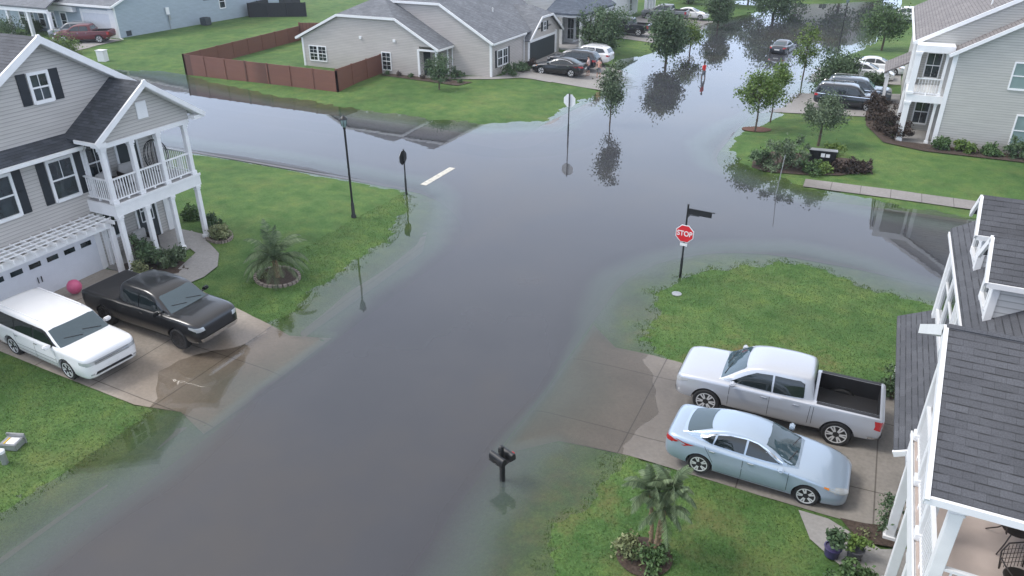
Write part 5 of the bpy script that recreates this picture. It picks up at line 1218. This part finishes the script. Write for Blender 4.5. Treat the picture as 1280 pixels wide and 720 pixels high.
T('pale thin tree right of the large round tree', *tp(862, 64), 3.2, 1.3, 'leaf_y', .07, n=28, k=40, leaf=.14, spread=.3, low=.3)
T('dark leafy tree where the street bends away', *tp(897, 34), 4.6, 1.7, 'leaf_d', .1, n=50, k=44, leaf=.18, spread=.34, low=.2)
T('tall dark tree on the left bank at the end of the street', *tp(966, 22), 6.5, 3.0, 'leaf_d', .15, n=80, k=50, leaf=.22, spread=.5, low=.15)
for i, (x, y, h_, r_) in enumerate([(-30, 128, 7, 3.4), (-25, 140, 7.5, 3.6), (-13.5, 139, 9, 3.0), (-7.0, 141, 8, 2.6), (-1.5, 149, 8, 2.8), (7.5, 114, 5.5, 2.2)]):
    T(['broad dark tree beside the far beige house', 'dark tree second from the far beige house', 'tall tree whose dark reflection reaches the flooded sedan', 'dark tree at the middle of the far bank', 'tall tree right of the far bank middle', 'small dark tree beside the white pickup'][i], x, y, h_, r_, ['leaf_d', 'leaf_m'][i % 3 == 2], .2, n=70, k=44, leaf=.26, spread=.55, low=.12, group='trees at the far end of the street', shell=.4)
x0 = [G(p, 2, .3) for p in (705, 850, 930)]
for i, (px, py, h_, r_) in enumerate([(905, 8, 4.5, 2.4), (935, 4, 5.5, 2.8), (860, 6, 4, 2.0)]):
    T(['dark round tree above the grey pickup', 'dark tree on the lawn at the top of the street', 'low dark tree beside the white two storey house'][i], *tp(px, py), h_, r_, 'leaf_d', .14, n=50, k=40, leaf=.2, spread=.4, low=.1)
# far left front gardens
for px, py, r_, h_, mt, lb in [(80, 66, 1.5, 1.8, 'leaf_y', 'bright green round bush below the maroon pickup'), (45, 40, 1.0, 1.2, 'leaf_m', 'leafy bush left of the dark car by the blue house'), (25, 31, 2.6, 1.3, 'leaf_d', 'dark clipped hedge under the blue house porch'), (8, 46, 2.2, 1.6, 'leaf_d', 'dark bush at the far left edge above the taupe roof'), (55, 28, .9, 1.0, 'leaf_p', 'small dark shrub at the blue house porch column')]:
    x, y = G(px, py, .3); shrub(lb, x, y, r_, h_, mt, 36, 60, .11, spread=.2)
for i in range(7):
    x = -43.6 + i * 1.25; shrub(['small shrub nearest the brown fence corner', 'small shrub second from the fence along the beige wall', 'small shrub right of the single beige window', 'small shrub midway along the beige wall', 'small shrub third from the beige porch', 'small shrub second from the beige porch', 'small shrub nearest the beige porch'][i], x + 4.2, 57.0, .28, .35, ['leaf_m', 'leaf_p'][i % 2], 8, 30, .06, group='small shrubs along the beige wall')
sheet('beige_bed', [(-39.9, 57.45), (-31, 57.6), (-31.5, 55.8), (-36, 56.3), (-39.9, 56.6)], .05, M['mulch'], .5)
for x, y, r_, h_, mt, lb in [(-33.2, 58.6, .6, .8, 'leaf_d', 'dark shrub at the beige porch corner'), (-29.2, 61.8, .9, .9, 'leaf_d', 'round shrub under the window beside the open garage'), (-28.9, 63.8, .8, .8, 'leaf_d', 'round shrub near the black sedan'), (-29.0, 65.6, .7, .7, 'leaf_p', 'plum shrub left of the open beige garage')]:
    shrub(lb, x, y, r_, h_, mt, 22, 50, .09)
sheet('beige_walk', [(-34.3, 57.4), (-29.9, 59.4), (-28.0, 61.0), (-25, 60.8), (-25, 62), (-28.6, 62.2), (-30.3, 60.6), (-34.3, 58.6)], .055, M['walk2'], .5)
# ================================================================ STREET FURNITURE
def lamp_post(x, y, h, label, z=None):
    z = h1(x, y) if z is None else z; rt = empty('street_lamp', (x, y, z), 0, label, 'street lamp', 'black street lamps')
    MB().lathe([(.13, -.2), (.13, .12), (.09, .2), (.085, .75), (.06, .8), (.055, .95), (.05, h - .65), (.075, h - .62), (.075, h - .56), (.04, h - .54)], (x, y, z), 14).build('post', M['black'], rt, smooth=True)
    l = MB().lathe([(.07, h - .53), (.13, h - .45), (.17, h - .16), (.16, h - .14)], (x, y, z), 12).build('lantern', M['glass_l'], rt, smooth=True)
    MB().lathe([(.20, h - .16), (.19, h - .12), (.10, h - .03), (.05, h), (.02, h + .06)], (x, y, z), 14).build('cap', M['black'], l, smooth=True)
    m = MB()
    for k in range(6):
        a = k * math.pi / 3; m.bar((x + .135 * math.cos(a), y + .135 * math.sin(a), z + h - .46), (x + .175 * math.cos(a), y + .175 * math.sin(a), z + h - .15), .016, .016)
    m.build('lantern_frame', M['black'], l)
x, y = G(442, 270, .2); lamp_post(x, y, 5.15, 'black street lamp on the lawn beside the taupe house')
x, y = G(1048, 62, 0); lamp_post(x, y, 5.4, 'black street lamp rising behind the large bush at the upper right')
import bpy as _b
def text_mesh(s, size, mat, name, par, loc, rot, ext=.004, sx=1):
    cu = bpy.data.curves.new(name, 'FONT'); cu.body = s; cu.size = size; cu.extrude = ext; cu.align_x = 'CENTER'; cu.align_y = 'CENTER'; cu.offset = size * .02
    t = bpy.data.objects.new('t', cu); COL.objects.link(t); dg = bpy.context.evaluated_depsgraph_get(); dg.update()
    me = bpy.data.meshes.new_from_object(t.evaluated_get(dg)); bpy.data.objects.remove(t)
    o = bpy.data.objects.new(name, me); COL.objects.link(o); me.materials.clear(); me.materials.append(mat); o.parent = par; o.location = loc; o.rotation_euler = rot; o.scale = (sx, 1, 1); return o
def octagon(r): return [(r * math.cos(R(22.5 + 45 * k)), r * math.sin(R(22.5 + 45 * k))) for k in range(8)]
def stop_sign(x, y, face, label, H=3.35, zc=2.06, blades=False, z=None, r=.41, backc='signback', lean=0.0, tophat=0):
    z = h1(x, y) if z is None else z
    rt = empty('stop_sign', (x, y, z), face, label, 'stop sign')        # +x of the empty is the face's normal
    L(MB().lathe([(.055, -.3), (.055, .9), (.04, .95), (.038, H - .06), (.055, H - .04), (.03, H)], n=10)).build('post', M['black'], rt, smooth=True)
    pl = L(MB().prism([(.05, a, zc + b) for a, b in octagon(r)], (.012, 0, 0))).build('sign_plate', M[backc], rt)
    L(MB().prism([(.064, a, zc + b) for a, b in octagon(r - .004)], (.004, 0, 0))).build('sign_border', M['signwhite'], pl)
    L(MB().prism([(.070, a, zc + b) for a, b in octagon(r - .032)], (.004, 0, 0))).build('sign_face', M['signred'], pl)
    text_mesh('STOP', .315, M['signwhite'], 'lettering', pl, (.076, 0, zc), (R(90), 0, R(90)), .003, .86)
    if blades:
        L(MB().box(.05, .065, -.15, .15, zc - r - .14, zc - r - .02)).build('plaque', M['signwhite'], rt)
        b = L(MB().box(-.02, .02, .04, 1.0, H - .42, H - .20).box(-.03, .03, .02, 1.12, H - .20, H - .17).bar((0, .05, H - .46), (0, .5, H - .44), .02, .03)).build('street_name_blade', M['black'], rt)
        L(MB().box(-.5, .02, -.015, .015, H - .62, H - .42)).build('street_name_blade', M['black'], rt)
    return rt
x, y = G(850, 347, 0)
stop_sign(x, y, R(-95), 'red stop sign with black street name blade at the right lawn corner', blades=True, z=0.0)
x, y = G(508, 243, .0)
stop_sign(x, y, R(182), 'stop sign seen from its dark back at the tip of the left lawn', H=2.55, zc=2.08, backc='black', z=0.0, r=.40)
x, y = G(710, 170, 0)
stop_sign(x, y, R(85), 'stop sign seen from its pale back beside the thin flooded tree', H=3.0, zc=2.5, z=-.1, r=.46)
# mailboxes
def mailbox(x, y, label, z=None, two=True, rot=0, H=1.0):
    z = h1(x, y) if z is None else z; rt = empty('mailbox', (x, y, z), rot, label, 'mailbox')
    L(MB().box(-.06, .06, -.06, .06, -.2, H).box(-.035, .035, -.035, .035, H, H + .42).box(-.22, .22, -.03, .03, H - .06, H)).build('post', M['black'], rt, bevel=.01)
    for s in ((-1, 1) if two else (1,)):
        n = 10; prof = [(-.085, 0), (-.085, .13)] + [(.085 * math.cos(math.pi - math.pi * k / n), .13 + .085 * math.sin(math.pi * k / n)) for k in range(1, n)] + [(.085, .13), (.085, 0)]
        b = L(MB().prism([(s * .17 + u, -.26, H + v) for u, v in prof], (0, .52, 0))).build('box', M['black'], rt)
        L(MB().prism([(s * .17 + u * .94, -.275, H + .005 + v * .96) for u, v in prof], (0, .015, 0))).build('door', M['grey_metal' if False else 'plastic'], b)
        if s > 0: L(MB().box(s * .27, s * .28, -.2, -.10, H + .12, H + .16)).build('flag', M['signred'], b)
    L(MB().box(-.28, .28, -.24, .24, H - .02, H)).build('shelf', M['black'], rt)
x, y = G(628, 602, -.05); mailbox(x, y, 'black twin mailbox standing in the flood water', z=-.15, rot=R(68), H=.92)
x, y = G(1026, 205, .25); rt = empty('mailbox', (x, y, h1(x, y)), R(5), 'low black cluster mailbox with white labels in the corner bed', 'mailbox')
L(MB().box(-.75, .75, -.2, .2, .25, .85).box(-.8, .8, -.24, .24, .85, .92)).build('box', M['black'], rt, bevel=.01); L(MB().box(-.8, .8, -.24, .24, .925, .95)).build('lid', M['grey_metal'], rt)
L(MB().box(-.1, .12, -.215, -.2, .55, .78)).build('label_plate', M['signwhite'], rt); L(MB().box(.18, .4, -.215, -.2, .55, .75)).build('label_plate', M['signwhite'], rt); L(MB().box(-.5, -.4, -.1, .1, -.2, .25).box(.4, .5, -.1, .1, -.2, .25)).build('leg', M['black'], rt)
# marker pole, utility bits
x, y = G(970, 241, 0); p = MB().tube([(x, y, -.3), (x + .12, y + .25, 2.1)], .022, 8); solo('marker_pole', p, M['grey_metal'], (x, y, 0), 'thin leaning pole standing in the flooded cross street', 'pole')
x, y = G(129, 74, .3); z = h1(x, y); rt = empty('utility_box', (x, y, z), R(15), 'pale utility box on the lawn near the pale blue house', 'utility box')
L(MB().box(-.42, .42, -.32, .32, 0, 1.05)).build('cabinet', M['trim2'], rt, bevel=.03); L(MB().box(-.46, .46, -.36, .36, 1.05, 1.1)).build('lid', M['trim2'], rt, bevel=.01)
x, y = G(94, 74, .3); solo('yard_light', MB().lathe([(.08, -.05), (.08, .3), (.14, .32), (.14, .6), (.05, .66)], (x, y, h1(x, y)), 12), M['trim'], (x, y, h1(x, y)), 'small white yard light below the maroon pickup', 'yard light')
x, y = G(14, 552, .3); z = h1(x, y); rt = empty('utility_box', (x, y, z), R(20), 'low open utility box with white and yellow label on the lower left lawn', 'utility box')
L(MB().box(-.26, .26, -.2, .2, 0, .22)).build('cabinet', M['grey_metal'], rt, bevel=.02); L(MB().box(-.06, .20, -.15, .12, .221, .235)).build('label_plate', M['signwhite'], rt); L(MB().box(-.13, -.09, -.15, .12, .221, .235)).build('stripe', M['yellow'], rt); L(MB().box(-.28, .28, .19, .24, .0, .32)).build('lid', M['grey_metal'], rt)
x, y = G(4, 572, .3); z = h1(x, y); rt = empty('pipe_marker', (x, y, z), 0, 'white capped grey pipe at the left edge of the lawn', 'pipe'); L(MB().lathe([(.09, -.1), (.09, .38)], n=14)).build('pipe', M['grey_metal'], rt, smooth=True); L(MB().lathe([(.10, .38), (.10, .46), (.05, .5)], n=14)).build('cap', M['trim'], rt, smooth=True)
x, y = G(846, 366, .1); solo('drain_cover', MB().lathe([(.2, 0), (.2, .03), (.14, .035)], (x, y, h1(x, y) + .0), 16), M['grey_metal'], (x, y, h1(x, y)), 'small round drain cover on the right lawn by the stop sign', 'drain cover')
x, y = G(97, 372, .2); z = h1(x, y) + .05; rt = empty('toy_cart', (x, y, z), 0, 'pink toy ball between the garage door and the black pickup', 'ball'); MB().lathe([(.01, 0), (.16, .05), (.25, .17), (.28, .3), (.25, .43), (.16, .55), (.01, .6)], (x, y, z), 18).build('ball', M['pink'], rt, smooth=True); rt.name = 'ball'
# hvac units at the pale blue house, meter boxes
for i, (px, py, lb, s) in enumerate([(258, 32, 'dark air conditioner beside the pale blue side wall', .95), (160, 46, 'small air conditioner at the front corner of the pale blue house', .7)]):
    x, y = G(px, py, .3); z = h1(x, y); rt = empty('air_conditioner', (x, y, z), 0, lb, 'air conditioner')
    L(MB().box(-s / 2, s / 2, -s / 2, s / 2, .05, s)).build('case', M['hvac'], rt, bevel=.04); L(MB().lathe([(s * .4, s), (s * .4, s + .03), (s * .1, s + .04)], n=18)).build('fan_grille', M['black'], rt)
    g_ = MB()
    for k in range(9): g_.box(-s / 2 - .01, s / 2 + .01, -s / 2 - .01, s / 2 + .01, .12 + k * s * .09, .14 + k * s * .09)
    L(g_).build('louvres', M['plastic'], rt)
for (y0, z0, lb) in ((68.2, 1.9, 'white electric meter on the pale blue side wall'),):
    rt = empty('electric_meter', (-78.3, y0, z0), 0, lb, 'meter'); L(MB().box(0, .12, -.25, .25, .2, 1.0)).build('case', M['trim'], rt, bevel=.02); L(MB().box(0, .1, .0, .3, -.5, .1)).build('meter', M['grey_metal'], rt, bevel=.02); L(MB().tube([(.05, 0, -.5), (.05, 0, -1.5)], .04, 6)).build('conduit', M['grey_metal'], rt)
# ================================================================ PORCH FURNITURE
def metal_chair(x, y, z, rot, label, grp):
    rt = empty('patio_chair', (x, y, z), rot, label, 'chair', grp)
    t = lambda p, r=.014: L(MB().tube(p, r, 6)).build('frame', M['bronze'], rt, smooth=True)
    L(MB().lathe([(.25, .42), (.26, .44), (.24, .45)], n=20)).build('seat', M['bronze'], rt)
    bk = L(MB().tube([(-.24, -.22, .44), (-.30, -.24, .8), (-.31, -.14, .97), (-.31, .14, .97), (-.30, .24, .8), (-.24, .22, .44)], .014, 6)).build('backrest', M['bronze'], rt, smooth=True)
    gr = MB()
    for k in range(-3, 4): gr.bar((-.25, k * .065, .45), (-.305, k * .065, .95 - abs(k) * .015), .007, .007)
    for k in range(4): gr.bar((-.265 - k * .008, -.22, .55 + k * .1), (-.265 - k * .008, .22, .55 + k * .1), .007, .007)
    L(gr).build('mesh', M['bronze'], bk)
    for sx, sy in ((1, 1), (1, -1), (-1, 1), (-1, -1)):
        L(MB().tube([(.1 * sx, .12 * sy, .42), (.2 * sx, .22 * sy, .2), (.33 * sx, .34 * sy, .015)], .013, 6)).build('leg', M['bronze'], rt, smooth=True)
    for s in (-1, 1): L(MB().tube([(-.29, .23 * s, .68), (-.05, .29 * s, .68), (.16, .27 * s, .64), (.18, .24 * s, .44)], .013, 6)).build('armrest', M['bronze'], rt, smooth=True)
    return rt
c_ = metal_chair(*G(1268, 668, 3.7), 3.42, R(10), 'dark metal patio chair nearer the white column on the right balcony', 'metal chairs on the right balcony')
metal_chair(*G(1278, 716, 4.0), 3.42, R(-60), 'dark metal patio chair at the lower corner of the right balcony', 'metal chairs on the right balcony')
def lounge(x, y, z, rot, label, nm='armchair'):
    rt = empty(nm, (x, y, z), rot, label, 'chair')
    L(MB().box(-.36, .36, -.36, .36, .18, .40)).build('seat', M['cushion'], rt, bevel=.04); L(MB().box(-.40, -.26, -.34, .34, .40, .86)).build('backrest', M['cushion'], rt, bevel=.04)
    for s in (-1, 1): L(MB().box(-.36, .36, s * .36, s * .43, .1, .60)).build('armrest', M['bronze'], rt, bevel=.02)
    for sx in (-1, 1):
        for sy in (-1, 1): L(MB().box(sx * .33 - .03, sx * .33 + .03, sy * .37 - .03, sy * .37 + .03, 0, .18)).build('leg', M['bronze'], rt)
lounge(-27.7, 19.5, 3.45, R(20), 'cushioned armchair on the upper left porch')
lounge(-27.9, 20.7, 3.45, R(-10), 'cushioned armchair between the columns of the upper left porch')
rt = empty('hanging_chair', (-27.6, 21.9, 3.45), 0, 'dark rounded hanging egg chair at the right of the upper left porch', 'chair')
m = MB()
for k in range(9):
    a = math.pi * k / 9; m.tube([(.5 * math.sin(t) * math.cos(a), .5 * math.sin(t) * math.sin(a), .95 - .72 * math.cos(t)) for t in [math.pi * 2 * j / 24 for j in range(25)]], .012, 5, False)
L(m).build('basket', M['black'], rt); L(MB().lathe([(.05, .35), (.38, .42), (.42, .5), (.05, .52)], n=18)).build('cushion', M['cushion'], rt, smooth=True); L(MB().tube([(0, 0, 1.66), (0, 0, 2.33)], .012, 6)).build('chain', M['black'], rt)
lounge(-27.9, 20.6, .4, R(0), 'small dark armchair on the lower left porch')
# ================================================================ PEOPLE
def skin(name, joints, edges, rad, mat, par, sub=2):
    me = bpy.data.meshes.new(name); me.from_pydata(joints, edges, []); o = bpy.data.objects.new(name, me); COL.objects.link(o)
    md = o.modifiers.new('s', 'SKIN'); o.modifiers.new('u', 'SUBSURF').levels = sub
    for v, r_ in zip(me.skin_vertices[0].data, rad): v.radius = (r_, r_) if not isinstance(r_, tuple) else r_; v.use_root = False
    me.skin_vertices[0].data[0].use_root = True
    dg = bpy.context.evaluated_depsgraph_get(); dg.update(); m2 = bpy.data.meshes.new_from_object(o.evaluated_get(dg)); bpy.data.objects.remove(o)
    q = bpy.data.objects.new(name, m2); COL.objects.link(q); m2.materials.clear(); m2.materials.append(mat); q.parent = par
    m2.polygons.foreach_set('use_smooth', [True] * len(m2.polygons)); return q
def person(x, y, z, rot, label, top, bottom, skinm='skin', shirt=True, arms=((.25, -.02, -.25), (.25, .05, -.5)), stride=.16, cap=None, shorts=True, armR=None):
    rt = empty('person', (x, y, z), rot, label, 'person')      # faces +x
    J = []; E = []; Rr = []
    def j(p, r, par=None):
        J.append(p); Rr.append(r)
        if par is not None: E.append((par, len(J) - 1))
        return len(J) - 1
    pel = j((0, 0, .95), (.125, .10)); wa = j((.0, 0, 1.10), (.12, .095), pel); ch = j((.01, 0, 1.30), (.145, .11), wa); sh = j((0, 0, 1.44), (.11, .085), ch); nk = j((.01, 0, 1.53), .05, sh); hd = j((.03, 0, 1.62), (.075, .085), nk); ht = j((.025, 0, 1.72), (.075, .08), hd)
    nose = None
    P = {}
    for s in (-1, 1):
        hip = j((0, s * .09, .90), .09, pel); kn = j((stride * s * .7 + .02, s * .10, .50), .058, hip); an = j((stride * s, s * .10, .09), .037, kn); toe = j((stride * s + .17, s * .11, .035), .032, an)
        so_ = j((0, s * .175, 1.42), .055, sh); a1, a2 = (armR if (armR and s < 0) else arms)
        el = j((so_ and a1[0] * .5, s * (.20 + abs(a1[1])), 1.42 + a1[2]), .040, so_); wrx = (a2[0], s * (.20 + a2[1]), 1.42 + a2[2]); wr_ = j(wrx, .026, el)
        dv = Vector(wrx) - Vector(J[el]); dv.normalize(); pm = j(tuple(Vector(wrx) + dv * .07), (.022, .032), wr_)
        P[s] = (Vector(J[pm]), dv, el, so_, kn, hip)
    body = skin('body', J, E, Rr, M[skinm], rt)
    fg = MB()
    for s in (-1, 1):
        pm, dv, *_ = P[s]; side = dv.cross(Vector((0, 1, 0))).normalized()
        for k, ln in enumerate((.065, .075, .07, .055)):
            o = side * ((k - 1.5) * .019); fg.tube([pm + o, pm + o + dv * ln * .55, pm + o + dv * ln + Vector((0, -s * .018, 0))], [.009, .008, .006], 6)
        fg.tube([pm - dv * .03 - side * .03, pm - side * .055 + dv * .015, pm - side * .05 + dv * .045], [.010, .009, .007], 6)
    for s in (-1, 1): fg.lathe([(.001, 0), (.012, .0), (.02, .02), (.001, .025)], (.02, s * .082 - .012, 1.64), 8, 'y')
    fg.tube([(.105, 0, 1.68), (.128, 0, 1.635), (.11, 0, 1.628)], [.008, .016, .01], 6)
    L(fg).build('fingers_and_features', M[skinm], body, smooth=True)
    if shirt:
        JJ = [(0, 0, .92), (0, 0, 1.10), (.01, 0, 1.30), (0, 0, 1.45)]; EE = [(0, 1), (1, 2), (2, 3)]; RR = [(.148, .12), (.145, .12), (.165, .13), (.11, .09)]
        for s in (-1, 1):
            so_ = Vector(J[P[s][3]]); el = Vector(J[P[s][2]]); JJ += [tuple(so_), tuple(so_.lerp(el, .75))]; n = len(JJ); EE += [(3, n - 2), (n - 2, n - 1)]; RR += [.07, .062]
        skin('shirt', JJ, EE, RR, M[top], rt)
    JJ = [(0, 0, 1.03), (0, 0, .93)]; EE = [(0, 1)]; RR = [(.135, .108), (.15, .115)]
    for s in (-1, 1):
        hip = Vector(J[P[s][5]]); kn = Vector(J[P[s][4]]); an = Vector((stride * s, s * .10, .12)); JJ += [tuple(hip), tuple(kn)]; n = len(JJ); EE += [(1, n - 2), (n - 2, n - 1)]; RR += [.105, .078]
        if not shorts: JJ.append(tuple(an)); EE.append((n - 1, n)); RR.append(.06)
    skin('trousers' if not shorts else 'shorts', JJ, EE, RR, M[bottom], rt)
    L(MB().lathe([(.001, 1.80), (.05, 1.795), (.085, 1.75), (.092, 1.69), (.088, 1.65), (.05, 1.645)], (.012, 0, 0), 16)).build('hair' if not cap else 'cap', M[cap or 'hair'], rt, smooth=True)
    return rt
x, y = G(879, 98, 0)
person(x, y, -.30, R(160), 'person in a red shirt wading up the flooded street', 'red_cloth', 'grey_cloth', 'skin_d', arms=((.1, .05, -.28), (.22, .0, -.34)), stride=.14)
x, y = G(735, 96, .1); z = h1(x, y) + .05
person(x, y, z, R(200), 'person in a pale pink shirt beside the dark navy suv', 'pink_cloth', 'navy_cloth', stride=.10)
x, y = G(748, 98, .1); z = h1(x, y) + .05
person(x, y, z, R(120), 'person in a peach shirt walking towards the parked cars', 'peach_cloth', 'grey_cloth', stride=.18)

# ================================================================ GRASS BLADES (lawns close to the camera, ragged at the water line)
def lawn_tufts():
    n = 210000; P = np.c_[rng.uniform(-25, 4.2, n), rng.uniform(4, 34, n)]; H = hts(P)
    bad = np.zeros(n, bool)
    for q in (DRIVE_L, DRIVE_R): bad |= inside(P, q) | (dist(P, q) < .05)
    bad |= (P[:, 0] > 1.2) & (P[:, 1] < 17.5); bad |= (P[:, 0] < -22) & (P[:, 1] > 17.5)
    for cx, cy, rr in ((*G(346, 342, .3), 1.0), (*G(806, 690, .3), .7)): bad |= np.hypot(P[:, 0] - cx, P[:, 1] - cy) < rr
    keep = ~bad & (H > -.018); P = P[keep]; H = H[keep]; n = len(P)
    hgt = .03 + .035 * rng.random(n) + np.where(H < .01, .015, 0); a = rng.uniform(0, 6.283, n); w = .012
    lean = rng.normal(size=(n, 2)) * .022
    B = np.c_[P, H]; S = np.c_[np.cos(a) * w, np.sin(a) * w, np.zeros(n)]; Tt = B + np.c_[lean, hgt]
    V = np.stack([B - S, B + S, Tt], 1).reshape(-1, 3)
    me = bpy.data.meshes.new('grass_blades'); me.vertices.add(3 * n); me.vertices.foreach_set('co', V.astype(np.float32).ravel())
    me.loops.add(3 * n); me.loops.foreach_set('vertex_index', np.arange(3 * n, dtype=np.int32)); me.polygons.add(n)
    me.polygons.foreach_set('loop_start', np.arange(0, 3 * n, 3, dtype=np.int32)); me.polygons.foreach_set('loop_total', np.full(n, 3, dtype=np.int32)); me.update(calc_edges=True)
    t = me.attributes.new('tone', 'FLOAT', 'POINT'); t.data.foreach_set('value', np.repeat(rng.random(n), 3).astype(np.float32))
    me.materials.append(leafmat('grass_blade', (.070, .130, .040), (.125, .185, .062), 1.2, .4)); o = bpy.data.objects.new('grass_blades', me); COL.objects.link(o)
    tag(o, 'short green grass blades on the near lawns', 'grass', kind='stuff')
lawn_tufts()
# ================================================================ CAMERA, SKY, SUN
cam = bpy.data.cameras.new('Camera'); co = bpy.data.objects.new('Camera', cam); COL.objects.link(co)
co.location = (0, 0, CH); co.rotation_euler = (R(90) - PITCH, 0, YAW)
cam.sensor_width = 36; cam.lens = FL / 1280 * 36; cam.clip_end = 4000; cam.clip_start = .1
scene.camera = co
wd = bpy.data.worlds.new('World'); scene.world = wd; wd.use_nodes = True
nt = wd.node_tree; bg = nt.nodes['Background']
sky = nt.nodes.new('ShaderNodeTexSky'); sky.sky_type = 'NISHITA'; sky.sun_disc = False
SE, SR = 52, 250
sky.sun_elevation = R(SE); sky.sun_rotation = R(SR); sky.dust_density = 3; sky.air_density = 1.2
def N(t): return nt.nodes.new(t)
tc = N('ShaderNodeTexCoord'); ns = N('ShaderNodeTexNoise'); ns.inputs['Scale'].default_value = 1.6; ns.inputs['Detail'].default_value = 4
mp = N('ShaderNodeMapping'); mp.inputs['Scale'].default_value = (1, 1, 2.5)
nt.links.new(tc.outputs['Generated'], mp.inputs[0]); nt.links.new(mp.outputs[0], ns.inputs['Vector'])
rp = N('ShaderNodeValToRGB'); e = rp.color_ramp.elements
e[0].position = .3; e[0].color = (.90, .91, .94, 1); e[1].position = .7; e[1].color = (1.08, 1.08, 1.06, 1)
nt.links.new(ns.outputs['Fac'], rp.inputs[0])
mx = N('ShaderNodeMix'); mx.data_type = 'RGBA'; mx.inputs[0].default_value = .80
nt.links.new(sky.outputs[0], mx.inputs[6]); 
sz = N('ShaderNodeSeparateXYZ'); nt.links.new(tc.outputs['Generated'], sz.inputs[0])
r2 = N('ShaderNodeValToRGB'); e2 = r2.color_ramp.elements
e2[0].position = .0; e2[0].color = (12.0, 15.0, 20.6, 1); e2[1].position = .75; e2[1].color = (9.9, 9.7, 9.9, 1)
nt.links.new(sz.outputs['Z'], r2.inputs[0])
ml = N('ShaderNodeMix'); ml.data_type = 'RGBA'; ml.blend_type = 'MULTIPLY'; ml.inputs[0].default_value = 1
nt.links.new(r2.outputs[0], ml.inputs[6]); nt.links.new(rp.outputs[0], ml.inputs[7]); nt.links.new(ml.outputs[2], mx.inputs[7])
nt.links.new(mx.outputs[2], bg.inputs[0])
bg.inputs[1].default_value = .085
sl = bpy.data.lights.new('Sun', 'SUN'); so = bpy.data.objects.new('Sun', sl); COL.objects.link(so)
sl.energy = 1.4; sl.angle = R(18); sl.color = (1, .97, .93)
a = R(SR); sd = Vector((math.sin(a) * math.cos(R(SE)), math.cos(a) * math.cos(R(SE)), math.sin(R(SE))))
so.rotation_euler = (-sd).to_track_quat('-Z', 'Y').to_euler(); so.location = (0, 0, 60)
scene.view_settings.view_transform = 'Standard'; scene.view_settings.look = 'None'; scene.view_settings.gamma = 1
scene.view_settings.exposure = .72
scene.render.engine = 'CYCLES'
try:
    scene.cycles.max_bounces = 6; scene.cycles.transparent_max_bounces = 12; scene.cycles.caustics_reflective = False; scene.cycles.caustics_refractive = False
except Exception: pass
hz = MB().box(-310, 130, -90, 430, -1.4, 24).build('haze', plain('haze_air', (1, 1, 1), var=0)); tag(hz, kind='stuff')
ht = hz.data.materials[0].node_tree; ht.nodes.remove(ht.nodes['Principled BSDF'])
pv = ht.nodes.new('ShaderNodeVolumePrincipled'); pv.inputs['Color'].default_value = (.86, .90, .96, 1); pv.inputs['Density'].default_value = .00035; pv.inputs['Anisotropy'].default_value = .2
ht.links.new(pv.outputs[0], ht.nodes['Material Output'].inputs['Volume'])
